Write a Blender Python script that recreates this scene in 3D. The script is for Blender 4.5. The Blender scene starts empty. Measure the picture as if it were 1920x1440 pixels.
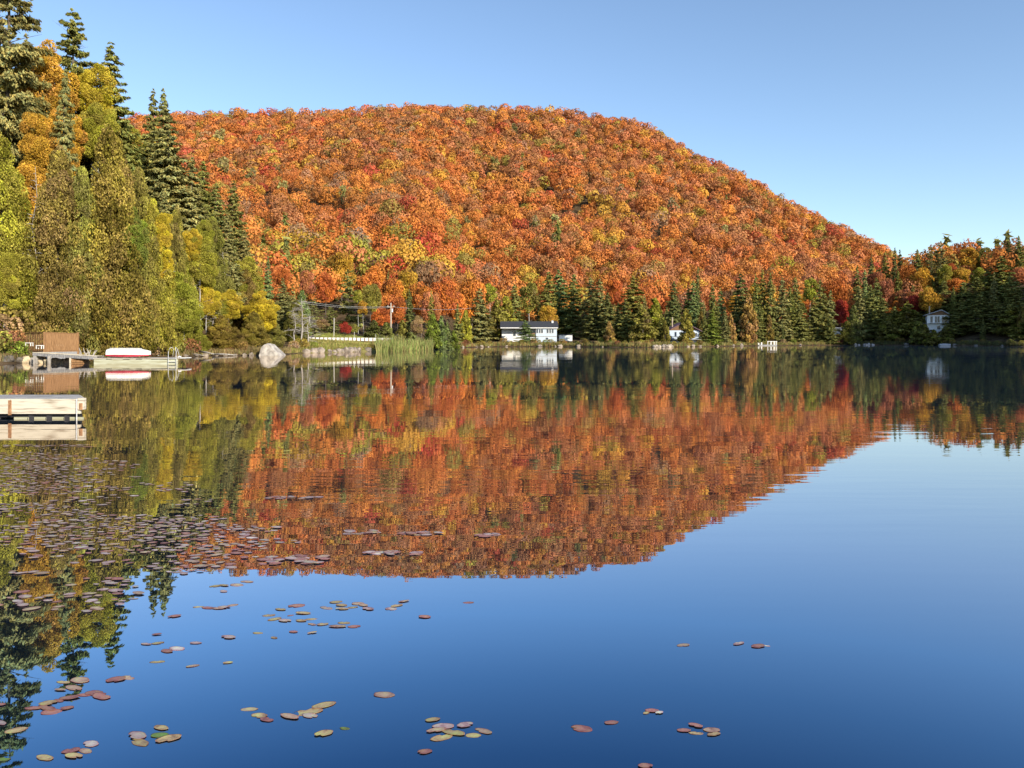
import bpy, math, random
import numpy as np
from mathutils import Vector, Matrix
S = bpy.context.scene
COL = S.collection
R = math.radians
F = 1420.0; HZ = 637.0          # focal length and horizon row in photo pixels
CAMH = 2.0

# ---------------------------------------------------------------- camera, sky, sun
cam_d = bpy.data.cameras.new('camera'); cam = bpy.data.objects.new('camera', cam_d); COL.objects.link(cam)
cam.location = (0, 0, CAMH); cam.rotation_euler = (R(90), 0, 0)
cam_d.sensor_width = 36.0; cam_d.lens = 36.0 * F / 1920.0
cam_d.shift_y = -(720 - HZ) / 1920.0
cam_d.clip_start = 0.1; cam_d.clip_end = 20000
S.camera = cam
SUN_EL = R(23); SUN_AZ = R(140)      # azimuth clockwise from +Y (view direction)
w = bpy.data.worlds.new('World'); S.world = w; w.use_nodes = True
nt = w.node_tree; bg = nt.nodes['Background']
sky = nt.nodes.new('ShaderNodeTexSky'); sky.sky_type = 'NISHITA'; sky.sun_disc = False
sky.sun_elevation = SUN_EL; sky.sun_rotation = SUN_AZ
sky.altitude = 400; sky.air_density = 1.0; sky.dust_density = 0.6; sky.ozone_density = 1.6
wb = nt.nodes.new('ShaderNodeMix'); wb.data_type = 'RGBA'; wb.blend_type = 'MULTIPLY'; wb.inputs[0].default_value = 1.0
wb.inputs[7].default_value = (0.97, 1.00, 1.04, 1)      # white balance of the sky light
nt.links.new(sky.outputs[0], wb.inputs[6]); nt.links.new(wb.outputs[2], bg.inputs[0]); bg.inputs[1].default_value = 0.15
sd = bpy.data.lights.new('sun', 'SUN'); sun = bpy.data.objects.new('sun', sd); COL.objects.link(sun)
sd.energy = 5.0; sd.angle = R(0.6); sd.color = (1.0, 0.90, 0.74)
svec = Vector((math.sin(SUN_AZ) * math.cos(SUN_EL), math.cos(SUN_AZ) * math.cos(SUN_EL), math.sin(SUN_EL)))
sun.rotation_euler = svec.to_track_quat('Z', 'Y').to_euler(); sun.location = (60, -60, 60)
S.view_settings.view_transform = 'Standard'; S.view_settings.look = 'None'
S.view_settings.gamma = 1; S.view_settings.exposure = 0.52
try:
    S.cycles.max_bounces = 5; S.cycles.diffuse_bounces = 2; S.cycles.glossy_bounces = 3
    S.cycles.transmission_bounces = 2; S.cycles.transparent_max_bounces = 4
    S.cycles.caustics_reflective = False; S.cycles.caustics_refractive = False
except Exception: pass

def hx(px, Y): return (px - 960.0) / F * Y
def hz(py, Y): return CAMH - (py - HZ) / F * Y
def pt(px, py, Y): return Vector((hx(px, Y), Y, hz(py, Y)))

# ---------------------------------------------------------------- object helpers
def tag(o, label=None, cat=None, group=None, kind=None):
    if label: o['label'] = label
    if cat: o['category'] = cat
    if group: o['group'] = group
    if kind: o['kind'] = kind
    return o
def link(name, data, parent=None, loc=(0, 0, 0), rz=0.0):
    o = bpy.data.objects.new(name, data); COL.objects.link(o)
    o.location = loc; o.rotation_euler = (0, 0, rz)
    if parent: o.parent = parent
    return o
def thing(name, label, cat, loc=(0, 0, 0), rz=0.0, group=None):
    return tag(link(name, None, None, loc, rz), label, cat, group)

def np_mesh(name, V, Q, mat, C=None, smooth=False):
    """V (n,3), Q (m,4) quads, C (m,3) face colours."""
    me = bpy.data.meshes.new(name)
    n, m = len(V), len(Q)
    me.vertices.add(n); me.vertices.foreach_set('co', np.asarray(V, np.float32).ravel())
    me.loops.add(m * 4); me.loops.foreach_set('vertex_index', np.asarray(Q, np.int32).ravel())
    me.polygons.add(m)
    me.polygons.foreach_set('loop_start', np.arange(0, m * 4, 4, dtype=np.int32))
    me.polygons.foreach_set('loop_total', np.full(m, 4, dtype=np.int32))
    if smooth: me.polygons.foreach_set('use_smooth', np.ones(m, dtype=bool))
    if C is not None:
        a = me.attributes.new('tint', 'FLOAT_COLOR', 'FACE')
        cc = np.ones((m, 4), np.float32); cc[:, :3] = C
        a.data.foreach_set('color', cc.ravel())
    me.update(calc_edges=True)
    me.materials.append(mat)
    return me

class MB:
    """collects boxes, tubes and polygons into ONE mesh"""
    def __init__(s): s.v = []; s.f = []
    def poly(s, pts): 
        b = len(s.v); s.v += [tuple(p) for p in pts]; s.f.append(tuple(range(b, b + len(pts)))); return s
    def hexa(s, p):                     # 8 points: bottom 4 ccw, top 4 ccw
        b = len(s.v); s.v += [tuple(q) for q in p]
        for f in ((0, 3, 2, 1), (4, 5, 6, 7), (0, 1, 5, 4), (1, 2, 6, 5), (2, 3, 7, 6), (3, 0, 4, 7)):
            s.f.append(tuple(b + i for i in f))
        return s
    def box(s, x0, y0, z0, x1, y1, z1):
        return s.hexa([(x0, y0, z0), (x1, y0, z0), (x1, y1, z0), (x0, y1, z0), (x0, y0, z1), (x1, y0, z1), (x1, y1, z1), (x0, y1, z1)])
    def beam(s, a, b, wd, ht):          # box beam between two points
        a = Vector(a); b = Vector(b); d = (b - a).normalized()
        up = Vector((0, 0, 1)) if abs(d.z) < .9 else Vector((0, 1, 0))
        sd_ = d.cross(up).normalized() * wd / 2; up = sd_.cross(d).normalized() * ht / 2
        return s.hexa([a - sd_ - up, b - sd_ - up, b + sd_ - up, a + sd_ - up, a - sd_ + up, b - sd_ + up, b + sd_ + up, a + sd_ + up])
    def tube(s, pts, rad, n=6, cap=True):
        pts = [Vector(p) for p in pts]
        if not hasattr(rad, '__len__'): rad = [rad] * len(pts)
        b0 = len(s.v)
        for i, p in enumerate(pts):
            d = (pts[min(i + 1, len(pts) - 1)] - pts[max(i - 1, 0)]).normalized()
            up = Vector((0, 0, 1)) if abs(d.z) < .8 else Vector((1, 0, 0))
            u = d.cross(up).normalized(); v = d.cross(u)
            for k in range(n):
                a = 2 * math.pi * k / n
                s.v.append(tuple(p + (u * math.cos(a) + v * math.sin(a)) * rad[i]))
        for i in range(len(pts) - 1):
            for k in range(n):
                a = b0 + i * n + k; c = b0 + i * n + (k + 1) % n
                s.f.append((a, c, c + n, a + n))
        if cap:
            s.f.append(tuple(b0 + k for k in range(n))[::-1]); e = b0 + (len(pts) - 1) * n
            s.f.append(tuple(e + k for k in range(n)))
        return s
    def mesh(s, name, mat, smooth=False):
        me = bpy.data.meshes.new(name); me.from_pydata(s.v, [], s.f); me.update()
        me.materials.append(mat)
        if smooth:
            for p in me.polygons: p.use_smooth = True
        return me
    def build(s, name, mat, parent=None, loc=(0, 0, 0), rz=0.0, smooth=False, bevel=0):
        o = link(name, s.mesh(name, mat, smooth), parent, loc, rz)
        if bevel:
            m = o.modifiers.new('bevel', 'BEVEL'); m.width = bevel; m.segments = 1
        return o

# ---------------------------------------------------------------- materials
def new_mat(name):
    m = bpy.data.materials.new(name); m.use_nodes = True
    t = m.node_tree; t.nodes.clear(); return m, t
def N(t, k, **kw):
    n = t.nodes.new(k)
    for a, b in kw.items(): setattr(n, a, b)
    return n
def foliage_mat(name, trans=0.3, var=0.35, scale=0.6):
    m, t = new_mat(name)
    oi = N(t, 'ShaderNodeObjectInfo'); at = N(t, 'ShaderNodeAttribute', attribute_name='tint')
    mul = N(t, 'ShaderNodeMix', data_type='RGBA', blend_type='MULTIPLY'); mul.inputs[0].default_value = 1
    t.links.new(oi.outputs['Color'], mul.inputs[6]); t.links.new(at.outputs['Color'], mul.inputs[7])
    g = N(t, 'ShaderNodeNewGeometry'); no = N(t, 'ShaderNodeTexNoise'); no.inputs['Scale'].default_value = scale
    no.inputs['Detail'].default_value = 2
    t.links.new(g.outputs['Position'], no.inputs['Vector'])
    mr = N(t, 'ShaderNodeMapRange'); mr.inputs[1].default_value = .3; mr.inputs[2].default_value = .7
    mr.inputs[3].default_value = 1 - var; mr.inputs[4].default_value = 1 + var
    t.links.new(no.outputs[0], mr.inputs[0])
    sc = N(t, 'ShaderNodeMix', data_type='RGBA', blend_type='MULTIPLY'); sc.inputs[0].default_value = 1
    t.links.new(mul.outputs[2], sc.inputs[6]); t.links.new(mr.outputs[0], sc.inputs[7])
    d = N(t, 'ShaderNodeBsdfDiffuse'); tr = N(t, 'ShaderNodeBsdfTranslucent'); mx = N(t, 'ShaderNodeMixShader')
    mx.inputs[0].default_value = trans
    t.links.new(sc.outputs[2], d.inputs[0]); t.links.new(sc.outputs[2], tr.inputs[0])
    t.links.new(d.outputs[0], mx.inputs[1]); t.links.new(tr.outputs[0], mx.inputs[2])
    o = N(t, 'ShaderNodeOutputMaterial'); t.links.new(mx.outputs[0], o.inputs[0])
    return m
def noise_mat(name, c1, c2, scale=2.0, rough=.8, detail=6, stretch=(1, 1, 1), c3=None, bump=0.0, objcol=False, lo=.35, hi=.65, spec=.3):
    m, t = new_mat(name)
    tc = N(t, 'ShaderNodeTexCoord'); mp = N(t, 'ShaderNodeMapping'); mp.inputs['Scale'].default_value = stretch
    t.links.new(tc.outputs['Object'], mp.inputs[0])
    no = N(t, 'ShaderNodeTexNoise'); no.inputs['Scale'].default_value = scale; no.inputs['Detail'].default_value = detail
    t.links.new(mp.outputs[0], no.inputs['Vector'])
    cr = N(t, 'ShaderNodeValToRGB'); e = cr.color_ramp.elements
    e[0].position = lo; e[0].color = (*c1, 1); e[1].position = hi; e[1].color = (*c2, 1)
    if c3: x = cr.color_ramp.elements.new(min(.95, hi + .12)); x.color = (*c3, 1)
    t.links.new(no.outputs[0], cr.inputs[0])
    p = N(t, 'ShaderNodeBsdfPrincipled'); p.inputs['Roughness'].default_value = rough
    p.inputs['Specular IOR Level'].default_value = spec
    src = cr.outputs[0]
    if objcol:
        oi = N(t, 'ShaderNodeObjectInfo'); mul = N(t, 'ShaderNodeMix', data_type='RGBA', blend_type='MULTIPLY'); mul.inputs[0].default_value = 1
        t.links.new(cr.outputs[0], mul.inputs[6]); t.links.new(oi.outputs['Color'], mul.inputs[7]); src = mul.outputs[2]
    t.links.new(src, p.inputs['Base Color'])
    if bump:
        b = N(t, 'ShaderNodeBump'); b.inputs['Strength'].default_value = .8; b.inputs['Distance'].default_value = bump
        t.links.new(no.outputs[0], b.inputs['Height']); t.links.new(b.outputs[0], p.inputs['Normal'])
    o = N(t, 'ShaderNodeOutputMaterial'); t.links.new(p.outputs[0], o.inputs[0])
    return m

M = {}
M['leaf_far'] = foliage_mat('leaf_far', .18, .12, .25)
M['leaf'] = foliage_mat('leaf', .28, .28, .9)
M['needle'] = foliage_mat('needle', .12, .30, 1.1)
M['bark'] = noise_mat('bark', (.07, .055, .04), (.16, .135, .11), 9, .9, stretch=(1, 1, .25), bump=.02)
M['bark_pale'] = noise_mat('bark_pale', (.30, .28, .25), (.52, .50, .46), 7, .8, stretch=(1, 1, 2))
M['deadwood'] = noise_mat('deadwood', (.26, .23, .20), (.42, .39, .35), 6, .9, stretch=(1, 1, .4))
M['rock'] = noise_mat('rock', (.22, .20, .185), (.50, .47, .43), 1.7, .85, 8, c3=(.62, .58, .53), bump=.05, objcol=True)
M['white_wall'] = noise_mat('white_wall', (.70, .71, .70), (.80, .80, .78), 3, .7, stretch=(.3, .3, 4))
M['blue_or_shade_wall'] = noise_mat('blue_or_shade_wall', (.44, .52, .62), (.52, .60, .70), 2, .7, stretch=(.3, .3, 4))  # cabin's own blue paint; on the cottage wing the blue stands for shade
M['trim'] = noise_mat('trim', (.66, .66, .63), (.78, .78, .75), 6, .6)
M['dark_roof'] = noise_mat('dark_roof', (.028, .030, .038), (.05, .052, .06), 8, .9)
M['purple_roof'] = noise_mat('purple_roof', (.13, .075, .10), (.20, .12, .15), 8, .85)
M['grey_roof'] = noise_mat('grey_roof', (.30, .31, .34), (.40, .41, .44), 8, .8)
M['brown_wood'] = noise_mat('brown_wood', (.20, .105, .045), (.36, .20, .09), 4, .8, stretch=(6, 6, .5))
M['brown_wood_dark'] = noise_mat('brown_wood_dark', (.14, .08, .045), (.26, .15, .08), 4, .85, stretch=(4, 4, .5))
M['grey_plank'] = noise_mat('grey_plank', (.20, .20, .21), (.40, .39, .38), 5, .8, stretch=(.5, 6, 1), bump=.004)
M['pale_plank'] = noise_mat('pale_plank', (.30, .24, .17), (.60, .54, .43), 2.6, .75, 10, stretch=(.6, 2, 6), bump=.005, lo=.32, hi=.50)
M['pale_green'] = noise_mat('pale_green', (.34, .32, .20), (.52, .54, .42), 1.4, .6, stretch=(.5, 1, 6))
M['white_paint'] = noise_mat('white_paint', (.72, .71, .68), (.84, .83, .80), 3, .45)
M['red_paint'] = noise_mat('red_paint', (.32, .03, .05), (.45, .06, .08), 3, .45)
M['black'] = noise_mat('black', (.008, .008, .010), (.022, .022, .025), 4, .6)
M['rust'] = noise_mat('rust', (.22, .11, .05), (.44, .24, .12), 14, .9)
M['metal'] = noise_mat('metal', (.55, .56, .57), (.70, .71, .72), 6, .35)
M['glass'] = noise_mat('glass', (.02, .03, .05), (.05, .07, .10), .8, .12, spec=.6)
M['asphalt'] = noise_mat('asphalt', (.045, .045, .047), (.07, .07, .07), 3, .9)
M['pole_wood'] = noise_mat('pole_wood', (.33, .26, .20), (.48, .40, .32), 3, .9, stretch=(4, 4, .4))

# pads
def pad_mat():
    m, t = new_mat('lily_pad')
    oi = N(t, 'ShaderNodeObjectInfo'); at = N(t, 'ShaderNodeAttribute', attribute_name='tint')
    mul = N(t, 'ShaderNodeMix', data_type='RGBA', blend_type='MULTIPLY'); mul.inputs[0].default_value = 1
    t.links.new(oi.outputs['Color'], mul.inputs[6]); t.links.new(at.outputs['Color'], mul.inputs[7])
    g = N(t, 'ShaderNodeNewGeometry'); no = N(t, 'ShaderNodeTexNoise'); no.inputs['Scale'].default_value = 15; no.inputs['Detail'].default_value = 6; no.inputs['Roughness'].default_value = .68
    t.links.new(g.outputs['Position'], no.inputs['Vector'])
    cr = N(t, 'ShaderNodeValToRGB'); e = cr.color_ramp.elements
    e[0].position = .34; e[0].color = (.50, .32, .36, 1); e[1].position = .66; e[1].color = (1.20, 1.40, .85, 1); x = e.new(.46); x.color = (1.0, .80, .85, 1); x = e.new(.56); x.color = (1.05, 1.05, .95, 1)
    t.links.new(no.outputs[0], cr.inputs[0])
    m2 = N(t, 'ShaderNodeMix', data_type='RGBA', blend_type='MULTIPLY'); m2.inputs[0].default_value = 1
    t.links.new(mul.outputs[2], m2.inputs[6]); t.links.new(cr.outputs[0], m2.inputs[7])
    p = N(t, 'ShaderNodeBsdfPrincipled'); p.inputs['Roughness'].default_value = .38; p.inputs['Specular IOR Level'].default_value = .5
    t.links.new(m2.outputs[2], p.inputs['Base Color'])
    b = N(t, 'ShaderNodeBump'); b.inputs['Strength'].default_value = .5; b.inputs['Distance'].default_value = .004
    t.links.new(no.outputs[0], b.inputs['Height']); t.links.new(b.outputs[0], p.inputs['Normal'])
    o = N(t, 'ShaderNodeOutputMaterial'); t.links.new(p.outputs[0], o.inputs[0])
    return m
M['pad'] = pad_mat()

# water: reflective skin whose reflectance rises towards grazing, over a deep blue-black body
def water_mat():
    m, t = new_mat('lake_water')
    g = N(t, 'ShaderNodeNewGeometry')
    def noise(scale, stretch, det=2):
        mp = N(t, 'ShaderNodeMapping'); mp.inputs['Scale'].default_value = stretch
        t.links.new(g.outputs['Position'], mp.inputs[0])
        n = N(t, 'ShaderNodeTexNoise'); n.inputs['Scale'].default_value = scale; n.inputs['Detail'].default_value = det
        t.links.new(mp.outputs[0], n.inputs['Vector']); return n
    a = noise(1.0, (.55, 3.2, 1), 2); c = noise(1.0, (.16, .8, 1), 1)
    patch = noise(1.0, (.035, .16, 1), 2)
    pr = N(t, 'ShaderNodeMapRange'); pr.inputs[1].default_value = .38; pr.inputs[2].default_value = .62; pr.inputs[3].default_value = .12; pr.inputs[4].default_value = 1.25
    t.links.new(patch.outputs[0], pr.inputs[0])
    # calmer close to the near shore
    sx = N(t, 'ShaderNodeSeparateXYZ'); t.links.new(g.outputs['Position'], sx.inputs[0])
    yr = N(t, 'ShaderNodeMapRange'); yr.inputs[1].default_value = 4; yr.inputs[2].default_value = 12; yr.inputs[3].default_value = .10; yr.inputs[4].default_value = 1.0
    t.links.new(sx.outputs['Y'], yr.inputs[0])
    ad = N(t, 'ShaderNodeMath', operation='MULTIPLY_ADD'); ad.inputs[1].default_value = 2.0
    t.links.new(c.outputs[0], ad.inputs[0]); t.links.new(a.outputs[0], ad.inputs[2])
    st = N(t, 'ShaderNodeMath', operation='MULTIPLY'); t.links.new(pr.outputs[0], st.inputs[0]); t.links.new(yr.outputs[0], st.inputs[1])
    b = N(t, 'ShaderNodeBump'); b.inputs['Distance'].default_value = .0022
    t.links.new(ad.outputs[0], b.inputs['Height']); t.links.new(st.outputs[0], b.inputs['Strength'])
    lw = N(t, 'ShaderNodeLayerWeight'); lw.inputs[0].default_value = .5
    cr = N(t, 'ShaderNodeValToRGB'); cr.color_ramp.interpolation = 'EASE'
    e = cr.color_ramp.elements
    e[0].position = .40; e[0].color = (.03, .07, .14, 1); e[1].position = 1.0; e[1].color = (.93, .88, .82, 1)
    for p_, c_ in ((.52, (.080, .18, .30, 1)), (.59, (.18, .315, .45, 1)), (.66, (.34, .48, .61, 1)), (.75, (.58, .60, .65, 1)), (.86, (.74, .69, .65, 1))):
        x = e.new(p_); x.color = c_
    cr.color_ramp.interpolation = 'LINEAR'
    t.links.new(lw.outputs['Facing'], cr.inputs[0])
    gl = N(t, 'ShaderNodeBsdfGlossy'); gl.inputs['Roughness'].default_value = 0.0
    t.links.new(cr.outputs[0], gl.inputs['Color']); t.links.new(b.outputs[0], gl.inputs['Normal'])
    df = N(t, 'ShaderNodeBsdfDiffuse'); df.inputs[0].default_value = (.003, .006, .010, 1)
    add = N(t, 'ShaderNodeAddShader'); t.links.new(gl.outputs[0], add.inputs[0]); t.links.new(df.outputs[0], add.inputs[1])
    o = N(t, 'ShaderNodeOutputMaterial'); t.links.new(add.outputs[0], o.inputs[0])
    return m
M['water'] = water_mat()

# ---------------------------------------------------------------- ground
SHORE = [(-60, 60), (0, 63), (60, 66), (100, 70), (180, 80), (260, 84), (340, 88), (400, 95), (480, 96), (530, 101), (560, 112), (620, 118),
         (700, 129), (760, 140), (800, 150), (860, 190), (940, 218), (1060, 220), (1140, 205), (1200, 198), (1262, 205), (1330, 222),
         (1440, 256), (1560, 280), (1640, 282), (1760, 262), (1860, 240), (1920, 222)]
LAKE = [(hx(p, Y), Y) for p, Y in SHORE] + [(185, 170), (200, 60), (180, -60), (60, -80), (-20, -60), (-30, -5), (-24, 14), (-27, 26), (-38, 42), (-42, 52)]
LK = np.array(LAKE)
def lake_dist(X, Y):
    """signed distance: positive on land"""
    X = np.asarray(X, float); Y = np.asarray(Y, float); sh = X.shape; P = np.stack([X.ravel(), Y.ravel()], 1)
    d = np.full(len(P), 1e9); ins = np.zeros(len(P), bool); n = len(LK)
    for i in range(n):
        a = LK[i]; b = LK[(i + 1) % n]; ab = b - a
        t_ = np.clip(((P - a) @ ab) / (ab @ ab), 0, 1); q = a + t_[:, None] * ab
        d = np.minimum(d, np.hypot(P[:, 0] - q[:, 0], P[:, 1] - q[:, 1]))
        c = ((a[1] > P[:, 1]) != (b[1] > P[:, 1])) & (P[:, 0] < (b[0] - a[0]) * (P[:, 1] - a[1]) / ((b[1] - a[1]) if b[1] != a[1] else 1e-9) + a[0])
        ins ^= c
    return np.where(ins, -d, d).reshape(sh)
def sstep(a, b, x):
    t_ = np.clip((x - a) / (b - a), 0, 1); return t_ * t_ * (3 - 2 * t_)
SKYL = [(-900, 260), (0, 240), (330, 215), (480, 212), (600, 215), (720, 208), (860, 202), (960, 201), (1080, 212), (1180, 225), (1240, 250), (1300, 284), (1400, 332), (1500, 392), (1600, 440), (1660, 472), (1740, 530), (1850, 590), (2100, 620)]
SKX = np.array([a for a, b in SKYL], float); SKY_ = np.array([b for a, b in SKYL], float)
def vnoise(x, y, s, seed=0):
    """cheap smooth value noise"""
    x = x / s; y = y / s
    xi = np.floor(x).astype(int); yi = np.floor(y).astype(int); fx = x - xi; fy = y - yi
    fx = fx * fx * (3 - 2 * fx); fy = fy * fy * (3 - 2 * fy)
    def h(a, b):
        v = np.sin(a * 127.1 + b * 311.7 + seed * 74.7) * 43758.5453; return v - np.floor(v)
    return (h(xi, yi) * (1 - fx) + h(xi + 1, yi) * fx) * (1 - fy) + (h(xi, yi + 1) * (1 - fx) + h(xi + 1, yi + 1) * fx) * fy
sdx, sdy = math.sin(SUN_AZ), math.cos(SUN_AZ)
def ground(X, Y):
    X = np.asarray(X, float); Y = np.asarray(Y, float)
    d = lake_dist(X, Y); Ys = np.maximum(Y, 20.0); px = 960 + F * X / Ys
    dl = np.maximum(d, 0)
    base = .12 + .55 * (1 - np.exp(-dl / 1.5)) + .05 * np.minimum(dl, 70)
    bay = sstep(500, 560, px) * (1 - sstep(790, 860, px))
    base = base + bay * (.055 * np.minimum(dl, 40))
    wl = (1 - sstep(380, 520, px)) * (Y > 0)
    left = wl * np.clip((dl - 2) * .62, 0, 26)
    # main hill
    Yf = 200 + 110 * sstep(780, 900, px)
    Yr = 900 - 120 * sstep(1300, 1700, px)
    pyr = np.interp(px, SKX, SKY_) + 24
    H = (HZ - pyr) / F * Yr
    t_ = np.clip((Y - Yf) / (Yr - Yf), 0, 1)
    hill = H * (t_ ** 1.22) - np.clip(Y - Yr, 0, 1500) * .16
    hill = hill + (15 * (vnoise(X + .3 * Y, Y * .6, 75, 3) - .5) + 7 * (vnoise(X, Y, 34, 5) - .5)) * sstep(.05, .3, t_) * sstep(1.0, .8, t_)
    hill = np.where(Y > 60, np.maximum(hill, 0), 0)
    # right bank
    wr = sstep(1570, 1760, px) * (Y > 0)
    right = wr * np.clip((dl - 3) * .27, 0, 28)
    # ridge outside the frame on the right, between the low sun and the right bank
    s_ = X * sdx + Y * sdy; p_ = X * (-sdy) + Y * sdx
    ridge = RIDGE_H * sstep(RIDGE_P0, RIDGE_P1, p_) * np.exp(-((s_ - 65) / 45) ** 2) * (1 - sstep(400, 520, p_)) * sstep(3, 25, dl)
    h = base + np.maximum(np.maximum(left, hill), np.maximum(right, ridge))
    bed = -np.minimum(3.0, .22 * -np.minimum(d, 0)) - .05
    return np.where(d > 0, h, bed)
RIDGE_H = 89; RIDGE_P0 = 246; RIDGE_P1 = 278
def gz(x, y): return float(ground(np.array([x]), np.array([y]))[0])

xs = np.unique(np.concatenate([np.arange(-9000, -700, 900), np.arange(-700, -140, 20), np.arange(-140, -70, 4), np.arange(-70, 0, 1.5), np.arange(0, 220, 3.5), np.arange(220, 460, 10), np.arange(460, 1100, 25), np.arange(1100, 9100, 800)]))
ys = np.unique(np.concatenate([np.arange(-3000, -120, 400), np.arange(-120, 50, 8), np.arange(50, 150, 1.5), np.arange(150, 300, 3), np.arange(300, 1000, 12), np.arange(1000, 2000, 60), np.arange(2000, 12000, 900)]))
GX, GY = np.meshgrid(xs, ys); GZ = ground(GX, GY)
far = np.clip((np.hypot(GX, GY - 300) - 1500) / 2000, 0, 1); GZ = GZ * (1 - far) + 2.0 * far
nx, ny = len(xs), len(ys)
Vt = np.stack([GX.ravel(), GY.ravel(), GZ.ravel()], 1)
ii = (np.arange(ny - 1)[:, None] * nx + np.arange(nx - 1)[None, :]).ravel()
Qt = np.stack([ii, ii + 1, ii + nx + 1, ii + nx], 1)
cx = Vt[Qt].mean(1); cpx = 960 + F * cx[:, 0] / np.maximum(cx[:, 1], 20)
grass = sstep(540, 590, cpx) * (1 - sstep(730, 800, cpx)) * (cx[:, 1] > 90) * (cx[:, 1] < 175)
rng = np.random.default_rng(11)
tc_ = np.array([.085, .060, .035])[None] * (1 - grass[:, None]) + np.array([.23, .20, .075])[None] * grass[:, None]
M['ground'] = foliage_mat('ground_litter', 0.0, .5, .5)
terr = link('terrain', np_mesh('terrain', Vt, Qt, M['ground'], tc_, smooth=True)); tag(terr, kind='structure')
wm = MB().poly([(-9000, -3000, 0), (9000, -3000, 0), (9000, 12000, 0), (-9000, 12000, 0)])
# keep the water sheet to the lake and its surroundings
wm = MB().poly([(-120, -140, 0), (320, -140, 0), (320, 330, 0), (-120, 330, 0)])
tag(wm.build('lake_water', M['water']), kind='structure')

# ---------------------------------------------------------------- foliage generators
def rand_dir(rng, n):
    v = rng.normal(size=(n, 3)); return v / np.linalg.norm(v, axis=1, keepdims=True)
def unit(v): return v / np.maximum(np.linalg.norm(v, axis=1, keepdims=True), 1e-9)
def leaves(P, Nn, sx, sy, rng, axis=None):
    n = len(P)
    a = rand_dir(rng, n) if axis is None else axis
    t_ = unit(np.cross(Nn, a)); b = np.cross(t_, Nn)
    if axis is None: u, v = t_, b
    else: u, v = t_, b
    u = u * sx[:, None]; v = v * sy[:, None]
    k = rng.uniform(-.35, .35, n)[:, None]
    V = np.stack([P - v, P + u + v * k, P + v, P - u - v * k], 1).reshape(-1, 3)
    Q = np.arange(n * 4).reshape(n, 4)
    return V, Q
def lobed(rng, C, Rr, Nn, size, nj=.55, aspect=1.0, hang=False, tl=.16, tf=.22, rej=.8, hn=(.08, .06)):
    """leaf faces over a set of lobes (centres C, radii Rr (n,3))"""
    C = np.asarray(C, float); Rr = np.asarray(Rr, float)
    area = (Rr[:, 0] * Rr[:, 2]); pr = area / area.sum()
    li = rng.choice(len(C), int(Nn * 1.5), p=pr)
    d = rand_dir(rng, len(li)); r = rng.uniform(.72, 1.06, len(li))
    P = C[li] + d * Rr[li] * r[:, None]
    keep = np.ones(len(P), bool)
    for j in range(len(C)):
        q = ((P - C[j]) / Rr[j]); keep &= ~((np.einsum('ij,ij->i', q, q) < rej * rej) & (li != j))
    P = P[keep][:Nn]; d = d[keep][:Nn]; li = li[keep][:Nn]; n = len(P)
    nn = unit(unit(d / Rr[li]) * (1 - nj) + rand_dir(rng, n) * nj)
    s = size * rng.uniform(.6, 1.35, n)
    ax = None
    if hang: ax = unit(np.array([[0, 0, -1.0]]) + rand_dir(rng, n) * .35)
    V, Q = leaves(P, nn, s * .5, s * .5 * aspect, rng, ax)
    lt = rng.normal(1, tl, len(C)); tint = (lt[li] * rng.normal(1, tf, n)).clip(.35, 1.8)
    Cc = np.repeat(tint[:, None], 3, 1)
    hue = rng.normal(0, hn[0], len(C))[li] + rng.normal(0, hn[1], n)
    Cc[:, 0] *= 1 + hue * .5; Cc[:, 1] *= 1 + hue; Cc[:, 2] *= 1 - hue
    return V, Q, Cc.clip(.05, 2.2)
def join(parts):
    Vs, Qs, Cs, o = [], [], [], 0
    for V, Q, C in parts:
        Vs.append(V); Qs.append(Q + o); Cs.append(C); o += len(V)
    return np.concatenate(Vs), np.concatenate(Qs), np.concatenate(Cs)

def gen_round(seed, Nn, size, H=14.0, W=10.0, z0=.18, nl=15, up=.15, rl=(.19, .30), fm=.72, **kw):
    rng = np.random.default_rng(seed)
    d = rand_dir(rng, nl * 3); d = d[d[:, 2] > -.75 + up][:nl]
    cz = H * (z0 + 1) / 2; hz_ = H * (1 - z0) / 2
    f = rng.uniform(.35, fm, len(d))[:, None]
    C = d * np.array([[W / 2, W / 2, hz_]]) * f + np.array([[0, 0, cz]])
    C = np.concatenate([C, [[0, 0, cz]]])
    r = rng.uniform(rl[0], rl[1], len(C)) * W; r[-1] = .3 * W
    Rr = np.stack([r * rng.uniform(.9, 1.15, len(C)), r * rng.uniform(.9, 1.15, len(C)), r * rng.uniform(.75, 1.05, len(C))], 1)
    V, Q, Cc = lobed(rng, C, Rr, Nn, size, **kw)
    V[:, 2] *= H / max(V[:, 2].max(), .1)
    return V, Q, Cc
def gen_cedar(seed, Nn, size, H=18.0, W=6.5, nl=110, rs=1.0, **kw):
    rng = np.random.default_rng(seed)
    z = rng.uniform(.03, .97, nl) ** .9; a = rng.uniform(0, 2 * np.pi, nl)
    prof = (1 - z ** 1.5) ** .85 * (.72 + .28 * sstep(0, .25, z))
    rad = W / 2 * prof * rng.uniform(.55, 1.12, nl)
    C = np.stack([rad * np.cos(a), rad * np.sin(a), z * H * .97], 1)
    r = rs * W * (.07 + .10 * prof) * rng.uniform(.7, 1.4, nl)
    Rr = np.stack([r, r, r * rng.uniform(1.0, 1.6, nl)], 1)
    k = dict(nj=.55, aspect=1.6, hang=True, tl=.26, tf=.26, rej=.5); k.update(kw)
    V, Q, Cc = lobed(rng, C, Rr, Nn, size, **k)
    return V, Q, Cc
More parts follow.
